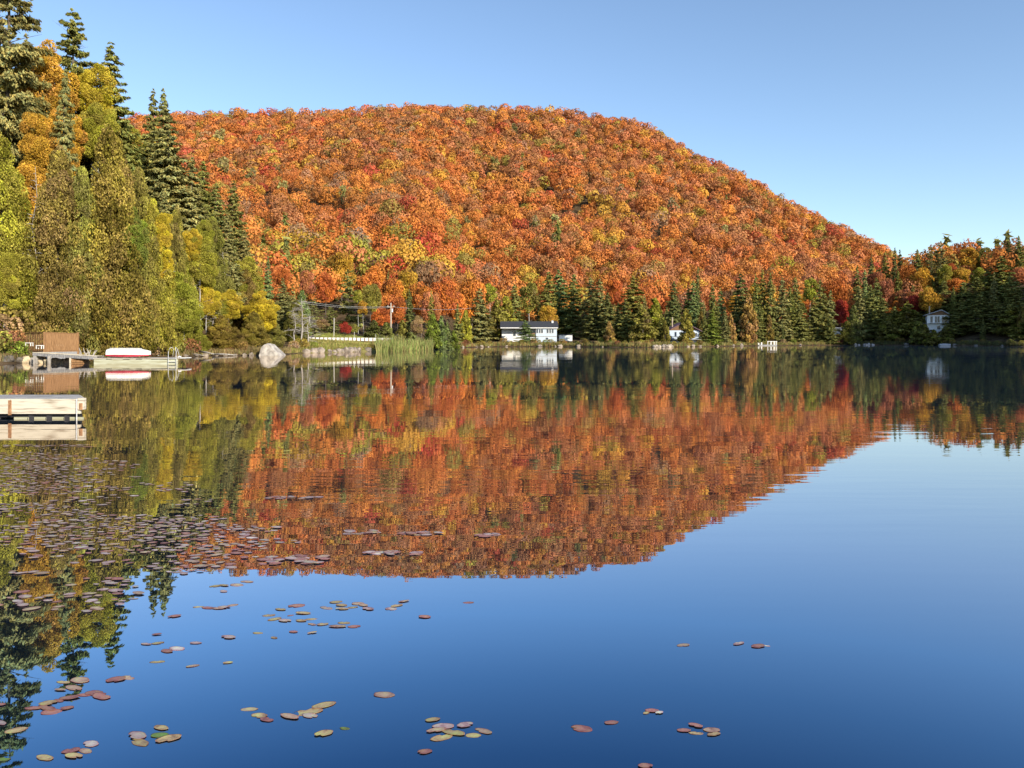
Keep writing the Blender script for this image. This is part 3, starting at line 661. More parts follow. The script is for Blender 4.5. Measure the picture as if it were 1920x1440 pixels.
# shrubs on the waterline
def shore_pt(px):
    Y = np.interp(px, [p for p, y in SHORE], [y for p, y in SHORE]); return Y
rr = random.Random(8)
for i in range(120):
    px = 350 + i * 13.2 + rr.uniform(-5, 5)
    if px > 1930: break
    if 480 < px < 545 or 1228 < px < 1262 or (590 < px < 730 and rr.random() < .55) or 735 < px < 800: continue
    Y0 = shore_pt(px); off = rr.uniform(1.0, 4.5)
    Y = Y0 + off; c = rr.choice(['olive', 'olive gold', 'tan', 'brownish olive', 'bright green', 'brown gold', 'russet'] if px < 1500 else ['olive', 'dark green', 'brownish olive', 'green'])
    hh = rr.uniform(.8, 2.0)
    tree('shrub', px, 0, Y, None, c, None, h=hh)
for px, Y, hh, c in [(2, 68, 2.6, 'tan'), (18, 66.5, 2.2, 'russet'), (34, 66, 1.6, 'bright green'), (50, 70, 1.9, 'green'), (22, 70, 3.2, 'brownish olive'), (-12, 64, 2.4, 'olive'), (150, 72, 1.3, 'olive gold'), (172, 76, 1.6, 'tan'), (200, 80, 1.4, 'green'), (225, 82, 1.3, 'olive'), (255, 84, 1.5, 'tan'), (285, 85.5, 1.8, 'tan'), (312, 87, 1.6, 'brownish olive'), (335, 88.5, 1.5, 'olive')]:
    tree('shrub', px, 0, Y, None, c, None, h=hh)

# ---------------------------------------------------------------- HILLSIDE FOREST
rng = np.random.default_rng(42)
sp = 7.7; pts = []
for Yc in np.arange(205, 935, sp):
    x0, x1 = hx(-260, Yc), hx(2150, Yc); x = np.arange(x0, x1, sp)
    pts.append(np.stack([x + rng.uniform(-3.2, 3.2, len(x)), np.full(len(x), Yc) + rng.uniform(-3.2, 3.2, len(x))], 1))
P = np.concatenate(pts); px = 960 + F * P[:, 0] / P[:, 1]
Yf = 205 + 110 * sstep(780, 900, px); Yr = 912 - 120 * sstep(1300, 1700, px)
ok = (P[:, 1] > Yf) & (P[:, 1] < Yr)
Z = ground(P[:, 0], P[:, 1]); ok &= Z > 2.5
dshore = lake_dist(P[:, 0], P[:, 1]); ok &= dshore > np.where(px > 1560, 40, 45)
ok &= ~((px < 430) & (P[:, 1] < 330)) & ~((px < 250) & (P[:, 1] < 820))
pl = np.array([(o.location.x, o.location.y) for o, *_ in TREES])
for a, b in pl: ok &= np.hypot(P[:, 0] - a, P[:, 1] - b) > 5.2
P = P[ok]; Z = Z[ok]; px = px[ok]; n = len(P)
py = HZ - (Z + 9 - CAMH) / P[:, 1] * F
names = ['orange', 'deep orange', 'russet', 'salmon orange', 'golden', 'olive', 'grey mauve', 'red', 'yellow green', 'C', 'P']
t_ = vnoise(P[:, 0], P[:, 1], 60, 1); t2 = vnoise(P[:, 0], P[:, 1], 45, 7)
W = np.zeros((n, len(names)))
W[:, 0] = 3.0; W[:, 1] = 2.4 + 1.2 * (px < 600); W[:, 2] = 1.9 + 2.0 * (py < 330); W[:, 3] = 1.2 + 2.2 * (px > 1050) + 1.5 * ((py > 440) & (px > 850))
W[:, 4] = .55 + 1.0 * (t_ > .7); W[:, 5] = .40 + 1.2 * (t2 > .72); W[:, 6] = .55; W[:, 7] = .25 + .9 * ((px < 560) | (px > 1550)); W[:, 8] = .18
W[:, 9] = .04; W[:, 10] = .05
band = (py > 420) & (py < 520) & (px > 480) & (px < 900)          # yellow green band low on the left of the hill
W[:, 8] += band * 3.0 * (t_ > .35); W[:, 5] += band * 3.2; W[:, 4] += band * 1.8; W[:, 0] += band * 1.5; W[:, 9] += band * .2; W[:, 6] += band * .8
rt = (px > 1640); W[:, 9] += rt * 2.2; W[:, 4] += rt * 1.5; W[:, 5] += rt * 1.0
W /= W.sum(1, keepdims=True); cdf = W.cumsum(1); ci = (rng.random((n, 1)) > cdf).sum(1).clip(0, len(names) - 1)
for (sx_, sy_) in ((655, 372), (692, 378), (876, 402), (1000, 425), (1045, 432), (1078, 258), (532, 350), (482, 272)):   # the lone pines on the slope
    j = np.argmin((px - sx_) ** 2 + (py - sy_) ** 2 * 2); ci[j] = 10
scl = (.62 + .85 * rng.random(n) ** 1.3) * (1 + .10 * (py < 300)); vi = rng.integers(0, 8, n); rot = rng.uniform(0, 2 * np.pi, n)
cj = rng.normal(1, .13, (n, 1)) * rng.normal(1, .04, (n, 3))
def spec(i):
    nm = names[ci[i]]
    if nm == 'C': return far_con[vi[i] % 3], far_con_me[vi[i] % 3], np.array(COLR['mid green']), 'spruce', 'dark green'
    if nm == 'P': return far_pine[vi[i] % 2], far_pine_me[vi[i] % 2], np.array(COLR['grey green']), 'pine', 'grey green'
    return far_maple[vi[i]], far_maple_me[vi[i]], np.array(COLR[nm]), 'maple', nm
order = np.argsort(P[:, 1]); vis = (px > 440) & (px < 1925)
HILL = []; indiv = set()
for i in order:
    if not vis[i]: continue
    indiv.add(int(i))
    if len(indiv) >= 330: break
Vs, Qs, Cs, off = [], [], [], 0
for i in range(n):
    g_, me_, c_, word, cn = spec(i); s = scl[i]
    mk = .10 if band[i] else .26
    if word == 'maple': c_ = c_ * (1 - mk) + np.array([.49, .205, .065]) * mk
    c_ = (c_ * cj[i]).clip(.01, .8)
    if i in indiv:
        o = link(me_.name.split('.')[0], me_, None, (P[i, 0], P[i, 1], Z[i] - .8), rot[i]); o.scale = (s, s, s * 1.02); o.color = (*c_, 1)
        tag(o, None, word); HILL.append((o, word, cn, px[i], py[i], P[i, 1], 12 * s))
        continue
    if word == 'maple' and P[i, 1] > 520: g_ = far_maple_lo[vi[i]]
    V, Q, C = g_; ca, sa = math.cos(rot[i]), math.sin(rot[i])
    W_ = np.empty_like(V); W_[:, 0] = (V[:, 0] * ca - V[:, 1] * sa) * s + P[i, 0]; W_[:, 1] = (V[:, 0] * sa + V[:, 1] * ca) * s + P[i, 1]; W_[:, 2] = V[:, 2] * s * 1.02 + Z[i] - .8
    Vs.append(W_); Qs.append(Q + off); Cs.append(C * c_[None]); off += len(V)
ff = link('hillside_forest', np_mesh('hillside_forest', np.concatenate(Vs), np.concatenate(Qs), M['leaf_far'], np.concatenate(Cs)))
tag(ff, 'dense autumn forest of orange and russet maples covering the broad hill behind the lake', 'forest', kind='stuff')
print('hill trees', n, 'faces', sum(len(q) for q in Qs), 'individual trees', len(TREES), len(indiv))


# ================================================================ BUILT THINGS
def rock(px, Y, wx, wy, h, seed, label, col=(1, 1, 1), group=None, z=None, name='boulder', rz=None, sharp=.28, pts_=34, X=None):
    """angular stone: convex hull of scattered points, then roughened"""
    import bmesh
    rg = random.Random(seed); bm = bmesh.new()
    for i in range(pts_):
        v = Vector((rg.gauss(0, 1), rg.gauss(0, 1), rg.gauss(0, 1))).normalized() * rg.uniform(1 - sharp, 1)
        bm.verts.new((v.x * wx / 2, v.y * wy / 2, v.z * h * .62 + h * .36))
    r_ = bmesh.ops.convex_hull(bm, input=bm.verts[:])
    bmesh.ops.delete(bm, geom=[g for g in r_['geom_interior'] if isinstance(g, bmesh.types.BMVert)], context='VERTS')
    bmesh.ops.subdivide_edges(bm, edges=bm.edges[:], cuts=2, fractal=.35 * min(wx, h) * .4, seed=seed, use_grid_fill=True)
    me = bpy.data.meshes.new(name); bm.to_mesh(me); bm.free(); me.materials.append(M['rock'])
    X = hx(px, Y) if X is None else X
    o = link(name, me, None, (X, Y, (-.1 if z is None else z)), rg.uniform(0, 6.28) if rz is None else rz)
    o.color = (*col, 1); tag(o, label, 'rock', group); return o

# --- near dock at the left edge
Yd = 19.06
t = thing('dock', 'weathered pale timber dock reaching in from the left edge of the photo', 'dock', (hx(80, Yd), Yd, 0))
x1 = hx(146, Yd) - t.location.x; x0 = x1 - 8.0
zt, zs, zb = hz(749, Yd), hz(767, Yd), hz(776, Yd)
xe = lambda y: x1 + .10 - max(0, y - .08) * .66          # the outer end runs back at a slant
for k in range(8):
    ya, yb = .06 + k * .165, .06 + k * .165 + .155; z = zt + .018 + .003 * (k % 3)
    MB().hexa([(x0, ya, zt - .02), (xe(ya), ya, zt - .02), (xe(yb), yb, zt - .02), (x0, yb, zt - .02), (x0, ya, z), (xe(ya), ya, z), (xe(yb), yb, z), (x0, yb, z)]).build('plank', M['grey_plank'], t)
xm = hx(19.5, Yd) - t.location.x
MB().box(x0, 0, zs + .006, xm - .012, .055, zt + .01).build('fascia_board', M['pale_plank'], t)
MB().box(xm + .012, 0, zs + .006, x1, .055, zt + .01).build('fascia_board', M['pale_plank'], t)
MB().box(x0, .012, zb, x1 + .05, .07, zs).build('lower_board', M['pale_plank'], t)
MB().box(xm - .05, -.012, zb - .03, xm + .03, -.002, zt - .02).build('joint_strap', M['rust'], t)
b = MB().box(x1 + .003, -.02, zs - .01, x1 + .16, .09, zt + .035); b.hexa([(x1 + .10, .09, zs - .01), (x1 + .16, .09, zs - .01), (x1 - .72, 1.38, zs - .01), (x1 - .78, 1.38, zs - .01), (x1 + .10, .09, zt + .005), (x1 + .16, .09, zt + .005), (x1 - .72, 1.38, zt + .005), (x1 - .78, 1.38, zt + .005)])
b.build('corner_bracket', M['pale_plank'], t)
MB().box(x1 + .045, -.032, zt - .26, x1 + .13, -.021, zt - .09).build('rust_plate', M['rust'], t)
MB().tube([(x1 + .0, -.05, -.5), (x1 + .0, -.05, zt + .02)], .012, 6).build('mooring_rod', M['metal'], t)
MB().box(x0, .14, zb - .005, x1, .2, .035).build('shadow_skirt', M['black'], t)  # black strip painting the shadow gap under the fascia, no real dock part
MB().box(x0, 1.28, zb - .12, x1 - .82, 1.34, zt - .03).build('back_beam', M['pale_plank'], t)
for a in (-14, 55, 89, 123):
    MB().tube([(hx(a, Yd) - t.location.x, .12, .01), (hx(a, Yd) - t.location.x - .4, 1.1, .01)], .11, 10).build('float', M['black'], t)
for a, c in ((22, 50), (60, 83), (94, 117), (127, 152)):
    MB().box(hx(a, Yd) - t.location.x, .085, -.06, hx(c, Yd) - t.location.x, .13, .045).build('float_rail', M['pale_green'], t)

# --- floating dock with ladder, gangway
Yf = 62.4
t = thing('floating_dock', 'long low grey floating dock below the upturned boat', 'dock', (hx(256, Yf), Yf, 0))
L0, L1 = hx(176, Yf) - t.location.x, hx(338, Yf) - t.location.x
MB().box(L0, 0, -.1, L1 - .2, .05, .40).build('skirt', M['pale_green'], t)
MB().box(L0, .06, -.05, L0 + .06, 1.9, .40).build('side_skirt', M['pale_green'], t)
MB().box(L0 - .02, .02, .405, L1, 2.0, .44).build('rub_strip', M['grey_plank'], t)
for a, c in ((199, 210), (231, 243), (255, 266), (284, 314)):
    MB().box(hx(a, Yf) - t.location.x, -.03, .385, hx(c, Yf) - t.location.x, .015, .435).build('bumper', M['black'], t)
for k in range(12):
    MB().box(L0 - .05, -.04 + k * .17, .445, L1 + .1, -.04 + k * .17 + .155, .50).build('plank', M['pale_plank'] if k == 0 else M['grey_plank'], t)
MB().tube([(L1 - .35, .4, .49), (L1 - .35, .4, .60), (L1 - .1, .4, .6)], .05, 6).build('cleat', M['white_paint'], t)
MB().box(L1 + .02, -.06, .47, L1 + .45, 1.1, .53).build('end_plate', M['white_paint'], t)
lt = link('ladder', None, t, (hx(324, Yf) - t.location.x, -.12, 0))
for s in (-1, 1):
    x = s * .32
    MB().tube([(x, 0, -.8), (x, 0, .55), (x * 1.02, .02, 1.0), (x * .7, .1, 1.30), (x * .45, .35, 1.38), (x * .5, .62, 1.2), (x * .9, .75, .52)], .02, 6).build('rail', M['metal'], lt, smooth=True)
for z in (-.1, .18, .46): MB().box(-.33, -.04, z, .33, .04, z + .03).build('rung', M['metal'], lt)

t = thing('gangway', 'grey timber gangway sloping down to the floating dock', 'gangway', (hx(120, 64), 64, 0))
g0 = pt(62, 664.0, 64.6) - t.location; g1 = pt(181, 671.5, 62.9) - t.location
MB().beam(g0, g1, .10, .26).build('side_beam', M['grey_plank'], t)
MB().beam(g0 + Vector((0, 1.1, 0)), g1 + Vector((0, 1.1, 0)), .10, .26).build('side_beam', M['grey_plank'], t)
mb = MB(); dvec = (g1 - g0)
for k in range(26):
    c = g0 + dvec * ((k + .5) / 26) + Vector((0, .55, .15)); mb.beam(c - Vector((0, .62, 0)), c + Vector((0, .62, 0)), dvec.length / 26 * .9, .04)
mb.build('decking', M['pale_plank'], t)
for a in (68, 95): MB().box(hx(a, 64.2) - t.location.x - .09, -.1, -.6, hx(a, 64.2) - t.location.x + .09, .1, .62).build('post', M['deadwood'], t)
t = thing('timber_crib', 'brown timber crib box standing in the water under the gangway', 'crib', (hx(145, 63.6), 63.6, 0))
for k in range(3): MB().box(-.52, -.06 * (k % 2), -.1 + k * .19, .5, .9, .08 + k * .19).build('log', M['brown_wood'], t)
MB().box(-.62, -.1, -.3, -.5, .95, .50).build('post', M['pale_plank'], t)
t = thing('timber_crib', 'grey timber post crib at the shore end of the gangway', 'crib', (hx(63, 64.6), 64.6, 0))
for k in range(3): MB().box(-.28, -.05 * (k % 2), -.1 + k * .2, .28, .8, .08 + k * .2).build('log', M['deadwood'], t)
for i, (px, Y, s, c) in enumerate([(48, 65.3, .9, (1.35, 1.15, .8)), (78, 65.0, .55, (1.3, 1.15, .85)), (88, 64.9, .7, (1.35, 1.2, .85)), (106, 65.2, .8, (.8, .68, .5)), (118, 65.0, .6, (.7, .6, .42)), (127, 64.8, .7, (1.0, .72, .5)), (38, 65, .8, (.35, .32, .28)), (18, 64.4, 1.0, (.3, .28, .25)), (4, 63.8, 1.0, (.25, .24, .22))]):
    rock(px, Y, s * 1.3, s, s * .9, 500 + i, ['cream rock left of the gangway posts', 'small cream rock under the gangway next to the second post', 'larger cream rock under the middle of the gangway', 'brown rock under the gangway among roots', 'small brown rock under the gangway among roots', 'reddish rock beside the brown timber crib', 'dark wet rock left of the gangway', 'dark wet rock at the left shore below the shrubs', 'dark wet rock at the left photo edge'][i], c, 'rocks under the gangway')
mb = MB(); rg = random.Random(4)
t = thing('driftwood', 'tangle of bleached roots on the shore above the gangway end', 'driftwood', (hx(163, 66), 66, .5))
for k in range(9):
    a = Vector((rg.uniform(-.5, .5), rg.uniform(-.4, .4), 0)); e = a + Vector((rg.uniform(-.5, .5), rg.uniform(-.2, .2), rg.uniform(.3, .9)))
    MB().tube([a, a.lerp(e, .5) + Vector((rg.uniform(-.1, .1), 0, 0)), e], [.07, .05, .02], 5).build('root', M['deadwood'], t)

# --- upturned boat on the floating dock
Yb = 63.2
t = thing('rowboat', 'upturned white rowboat with red rim lying on the floating dock', 'boat', (hx(243.5, Yb), Yb, .50))
L = 3.35; n = 14; mbH = MB(); mbR = MB()
def section(s):      # s 0 (stern) .. 1 (bow)
    wd = .66 * (1 - max(0, s - .55) ** 2 * 3.6); hgt = .50 * (1 - max(0, s - .75) * 1.1) * (1 - .05 * abs(.3 - s)); rise = max(0, s - .7) ** 2 * .9
    return wd, hgt, rise
prof = [(-1, .0), (-.97, .45), (-.82, .85), (-.4, 1.0), (0, 1.04), (.4, 1.0), (.82, .85), (.97, .45), (1, 0)]
rows = []
for i in range(n + 1):
    s = i / n; wd, hg, rs = section(s); x = -L / 2 + L * s
    b0 = len(mbH.v)
    for a, z in prof: mbH.v.append((x + (.0 if z < .9 else -.12 * max(0, s - .8) * 5), a * wd, .24 + z * hg))
    rows.append(b0)
m_ = len(prof)
for i in range(n):
    for k in range(m_ - 1): mbH.f.append((rows[i] + k, rows[i + 1] + k, rows[i + 1] + k + 1, rows[i] + k + 1))
mbH.f.append(tuple(rows[0] + k for k in range(m_))); mbH.f.append(tuple(rows[-1] + k for k in range(m_))[::-1])
mbH.build('hull', M['white_paint'], t, smooth=False)
for sgn in (-1, 1):
    for i in range(n):
        s0, s1 = i / n, (i + 1) / n; w0, w1 = section(s0)[0], section(s1)[0]
        d0, d1 = .07 + .10 * math.sin(math.pi * s0) * (1 - s0 * .3), .07 + .10 * math.sin(math.pi * s1) * (1 - s1 * .3)
        a, c = -L / 2 + L * s0, -L / 2 + L * s1
        mbR.hexa([(a, sgn * (w0 + .02), .235 - d0), (c, sgn * (w1 + .02), .235 - d1), (c, sgn * (w1 - .06), .235 - d1), (a, sgn * (w0 - .06), .235 - d0), (a, sgn * (w0 + .02), .27), (c, sgn * (w1 + .02), .27), (c, sgn * (w1 - .06), .27), (a, sgn * (w0 - .06), .27)])
mbR.build('gunwale', M['red_paint'], t)
MB().tube([(-L / 2, 0, .79), (0, 0, .785), (L * .3, 0, .77)], .02, 4).build('keel', M['white_paint'], t)
for x, lab in ((-1.25, 'pale wooden trestle under the stern of the upturned boat'), (.15, 'pale wooden trestle under the middle of the upturned boat')):
    q = thing('boat_trestle', lab, 'trestle', (t.location.x + x, Yb, .50), group='trestles under the upturned boat')
    MB().box(-.3, -.5, .07, .35, .5, .12).build('top_board', M['pale_plank'], q)
    for a in (-.25, .25): MB().box(a - .04, -.45, 0, a + .04, .45, .07).build('leg', M['grey_plank'], q)

# --- fenced deck
Ydk = 66.0
t = thing('deck', 'raised brown wooden deck with slatted railing above the gangway', 'deck', (hx(83, Ydk), Ydk, 0))
c0 = Vector((0, 0, 0)); cr_ = pt(146, 640, 69.5) - t.location; cr_.z = 0; cl = pt(41, 640, 69.5) - t.location; cl.z = 0
bk = cr_ + cl
zb, zt = hz(657.5, Ydk), hz(622.5, Ydk)
mb = MB(); mb.hexa([c0 + Vector((0, 0, zb - .12)), cr_ + Vector((0, 0, zb - .12)), bk + Vector((0, 0, zb - .12)), cl + Vector((0, 0, zb - .12)), c0 + Vector((0, 0, zb)), cr_ + Vector((0, 0, zb)), bk + Vector((0, 0, zb)), cl + Vector((0, 0, zb))])
mb.build('floor', M['brown_wood'], t)
def fence_run(a, b, nb, fill, name, z0, z1a, z1b, mat):
    d = b - a; L_ = d.length; u = d / L_; mb = MB()
    for k in range(nb):
        s0 = (k + .5 - fill / 2) / nb; s1 = (k + .5 + fill / 2) / nb; nrm = Vector((u.y, -u.x, 0)) * .03
        p, q = a + d * s0, a + d * s1; za = z1a + (z1b - z1a) * s0; zb_ = z1a + (z1b - z1a) * s1
        mb.hexa([p + nrm + Vector((0, 0, z0)), q + nrm + Vector((0, 0, z0)), q + Vector((0, 0, z0)), p + Vector((0, 0, z0)), p + nrm + Vector((0, 0, za)), q + nrm + Vector((0, 0, zb_)), q + Vector((0, 0, zb_)), p + Vector((0, 0, za))])
    mb.build(name, mat, t)
fence_run(c0, cr_, 20, .93, 'board_fence', zb - .02, zt - .05, zt - .12, M['brown_wood'])
fence_run(cl, c0, 13, .55, 'slat_railing', zb - .02, zt - .10, zt - .05, M['brown_wood'])
for a, b, za, z2 in ((c0, cr_, zt - .02, zt - .09), (cl, c0, zt - .07, zt - .02)):
    MB().beam(a + Vector((0, 0, za)), b + Vector((0, 0, z2)), .14, .05).build('top_rail', M['brown_wood'], t)
for a in (c0, cr_, cl): MB().box(a.x - .07, a.y - .05, zb - .9, a.x + .07, a.y + .09, zt).build('post', M['brown_wood'], t)
MB().hexa([c0 + Vector((.1, .1, .1)), cr_ + Vector((0, .1, .1)), cr_ + Vector((0, .3, .1)), c0 + Vector((0, .3, .1)), c0 + Vector((.1, .1, zb - .125)), cr_ + Vector((0, .1, zb - .125)), cr_ + Vector((0, .3, zb - .125)), c0 + Vector((0, .3, zb - .125))]).build('skirt', M['grey_plank'], t)
d = (cr_ - c0); p = c0 + d * .36 + Vector((0, -.09, 0)); q = c0 + d * .60 + Vector((0, -.09, 0))
MB().hexa([p + Vector((0, 0, 1.48)), q + Vector((0, 0, 1.40)), q + Vector((0, .02, 1.40)), p + Vector((0, .02, 1.48)), p + Vector((0, 0, 1.62)), q + Vector((0, 0, 1.54)), q + Vector((0, .02, 1.54)), p + Vector((0, .02, 1.62))]).build('pale_board', M['pale_plank'], t)
for px, py, Y, lab in ((75, 654, 65.0, 'small white table just left of the deck corner post'), (55, 649, 66.4, 'small white table in the plants before the slatted railing')):
    q = thing('patio_table', lab, 'table', (hx(px, Y), Y, hz(py, Y)), group='small white tables by the deck')
    MB().box(-.24, -.2, .26, .24, .2, .31).build('tabletop', M['white_paint'], q)
    for a in (-.22, .22):
        for b in (-.15, .15): MB().box(a - .025, b - .025, 0, a + .025, b + .025, .26).build('leg', M['white_paint'], q)

# --- boulders and shore stones
import bmesh
def wedge(px0, px1, pxp, pyt, Y, dep, seed, label, col):
    x0, x1, xp = hx(px0, Y), hx(px1, Y), hx(pxp, Y); h = hz(pyt, Y); cx_ = (x0 + x1) / 2; rg = random.Random(seed)
    pr = [(x0 - .1, -.4), (x0, h * .30), (x0 + (xp - x0) * .35, h * .78), (xp - .2, h * .97), (xp + .15, h), (xp + (x1 - xp) * .45, h * .58), (xp + (x1 - xp) * .85, h * .16), (x1 + .3, -.4)]
    bm = bmesh.new()
    for k, (sc_, yy) in enumerate(((.94, 0), (1.0, dep * .4), (.9, dep))):
        for x, z in pr: bm.verts.new((cx_ + (x - cx_) * sc_ + rg.uniform(-.08, .08), yy + (h - z) * -.15 + rg.uniform(-.1, .1), z * (sc_ if k != 1 else 1.03) + rg.uniform(-.04, .04)))
    bmesh.ops.convex_hull(bm, input=bm.verts[:])
    bmesh.ops.subdivide_edges(bm, edges=bm.edges[:], cuts=2, fractal=.10, seed=seed, use_grid_fill=True)
    me = bpy.data.meshes.new('boulder'); bm.to_mesh(me); bm.free(); me.materials.append(M['rock'])
    o = link('boulder', me, None, (0, Y, 0)); o.color = (*col, 1); tag(o, label, 'rock'); return o
wedge(486, 526, 498, 644, 95, 3.0, 3, 'large pale wedge shaped boulder at the end of the left bank', (1.08, 1.05, 1.0))
wedge(537, 566, 552, 642, 114, 3.0, 5, 'smaller pale boulder right of the large wedge shaped boulder', (.95, .88, .78))
rg = random.Random(12)
for i, px in enumerate([574, 590, 600, 618, 627, 634, 641, 648, 655, 663, 672, 690]):
    Y = shore_pt(px) + .1; s = rg.uniform(.8, 1.7)
    rock(px, Y, s * 1.3, s, s * .75, 40 + i, None, (.75, .66, .58), 'stones below the roadside barrier')
for i, px in enumerate([1226, 1230, 1236, 1243, 1250, 1256, 1260, 1247, 1238]):
    Y = shore_pt(px) - (.3 if i < 7 else -1.2); s = rg.uniform(.8, 1.3)
    rock(px, Y, s * 1.5, s, s * .9, 70 + i, None, (1.05, .95, .82), 'heap of rounded stones left of the gabled cabin')
for i, px in enumerate([1603, 1610, 1622, 1629, 1636]):
    rock(px, shore_pt(px) - .2, rg.uniform(1.2, 2.4), 1.2, rg.uniform(.6, 1.0), 90 + i, None, (1.3, 1.3, 1.4), 'pale shaded stones on the right shore')
for i, px in enumerate([903, 893, 950, 1012, 1041, 1050, 1130, 1290, 1300, 1312, 1345, 1375, 1500, 868, 915, 1085, 1390, 1700, 1790, 1830, 1880]):
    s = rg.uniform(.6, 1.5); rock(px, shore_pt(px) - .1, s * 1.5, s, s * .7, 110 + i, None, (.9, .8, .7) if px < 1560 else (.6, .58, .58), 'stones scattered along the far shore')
for i, px in enumerate([366, 384, 405, 423, 441, 458, 472, 348, 330]):
    s = rg.uniform(.4, .9); rock(px, shore_pt(px) - .1, s * 1.5, s, s * .7, 150 + i, None, (.7, .62, .52), 'stones along the left bank')
# driftwood logs
for i, (a, b, lab) in enumerate((((374, 659, 92), (401, 664, 90.5), 'bleached log slanting into the water left of the boulders'), ((352, 663, 91), (384, 667, 89.5), 'thin bleached branch lying at the water left of the bleached log'), ((398, 664, 94), (440, 665.5, 93.5), 'long low log floating along the bank'))):
    p, q = pt(*a), pt(*b); t = MB().tube([p, p.lerp(q, .5) + Vector((0, 0, .05)), q], [.13, .11, .06] if i != 1 else [.06, .05, .03], 6).build('log', M['deadwood'], smooth=True); tag(t, lab, 'log')

# --- dead trees
def dead_tree(px, Y, top, seed, label, nb=26, r=.12, bl=1.8):
    X = hx(px, Y); g = gz(X, Y); H = hz(top, Y) - g
    rg = random.Random(seed); mb = MB(); pts_, rad = [], []
    for i in range(7): pts_.append(Vector((rg.uniform(-.06, .06) * i, rg.uniform(-.05, .05) * i, H * i / 6 - .2))); rad.append(r * (1 - i / 7))
    t_ = thing('dead_tree', label, 'dead tree', (X, Y, g), group='bare dead trees'); mb.tube(pts_, rad, 6).build('trunk', M['deadwood'], t_, smooth=True)
    for k in range(nb):
        z = rg.uniform(.15, .97); b = pts_[0].lerp(pts_[-1], z); a = rg.uniform(0, 6.28); l = bl * (1.1 - z * .7) * rg.uniform(.5, 1)
        e = b + Vector((math.cos(a) * l, math.sin(a) * l, rg.uniform(-.3, .5) * l)); m2 = b.lerp(e, .5) + Vector((0, 0, .1 * l)); bb = MB()
        bb.tube([b, m2, e], [.035, .025, .01], 4)
        for q in range(3):
            s0 = m2.lerp(e, rg.uniform(0, .9)); bb.tube([s0, s0 + Vector((rg.uniform(-1, 1), rg.uniform(-1, 1), rg.uniform(-.3, .6))) * l * .35], [.018, .008], 3)
        bb.build('branch', M['deadwood'], t_)
dead_tree(66, 73.5, 310, 1, 'bare grey dead tree between the yellow green cedar and the big brownish cedar', 40, .09, 1.5)
dead_tree(566, 121, 556, 2, 'bleached bare dead tree leaning above the smaller pale boulder', 40, .16, 3.2)
dead_tree(578, 123, 590, 3, 'short bleached dead tree right of the leaning one', 34, .13, 3.0)
dead_tree(552, 119, 575, 4, 'thin bare stem left of the bleached dead trees', 26, .12, 2.4)
dead_tree(418, 104, 470, 5, 'thin grey dead tree above the yellow birches on the left bank', 24, .12, 2.5)
dead_tree(400, 99.5, 560, 6, 'grey dead branches behind the low olive gold cedar', 44, .12, 3.0)
dead_tree(320, 90, 480, 7, 'thin dead stem beside the narrow yellow birch', 20, .10, 1.6)

# --- road, guard rail, grass, reeds
Yg = 138.0
rd = MB(); prev = None
xsr = [hx(540 + k * 12, Yg) for k in range(26)]
for k in range(25):
    a, b = xsr[k], xsr[k + 1]; za, zb_ = max(gz(a, Yg + 1.5), gz(a, Yg + 6.5)) + .06, max(gz(b, Yg + 1.5), gz(b, Yg + 6.5)) + .06
    rd.hexa([(a, Yg + 1, za - .3), (b, Yg + 1, zb_ - .3), (b, Yg + 7, zb_ - .3), (a, Yg + 7, za - .3), (a, Yg + 1, za), (b, Yg + 1, zb_), (b, Yg + 7, zb_), (a, Yg + 7, za)])
tag(rd.build('road', M['asphalt']), kind='structure')
t = thing('guard_rail', 'low white roadside barrier with dark posts above the grassy bank', 'guard rail', (hx(640, Yg), Yg, 0))
ox = t.location.x
zr = lambda px: hz(np.interp(px, [552, 640, 740], [635.2, 635.8, 636.6]), Yg)
for k in range(24):
    a = 553 + k * 7.7; xa, xb = hx(a + .9, Yg) - ox, hx(a + 6.9, Yg) - ox; z = zr(a)
    MB().box(xa, 0, z - .30, xb, .16, z + .26).build('rail_panel', M['white_paint'], t)
    xc = hx(a, Yg) - ox
    MB().box(xc - .07, -.06, gz(xc + ox, Yg) - .3, xc + .07, .10, z + .22).build('post', M['brown_wood_dark'], t)
for i, (px, top, bot) in enumerate(((583, 622, 634), (626, 596, 634), (580, 588, 634), (664, 622, 634), (704, 626, 635))):
    Y = 147; x = hx(px, Y); q = MB().tube([(x, Y, gz(x, Y) - .2), (x + .05, Y, hz(top, Y))], .05 if top > 600 else .09, 6).build('pole', M['bark_pale'])
    tag(q, ['short pale marker post at the left end of the roadside barrier', 'tall thin pale pole behind the roadside barrier', 'thin pale pole near the left end of the roadside barrier', 'short pale marker post behind the middle of the roadside barrier', 'short pale marker post at the right part of the roadside barrier'][i], 'pole')
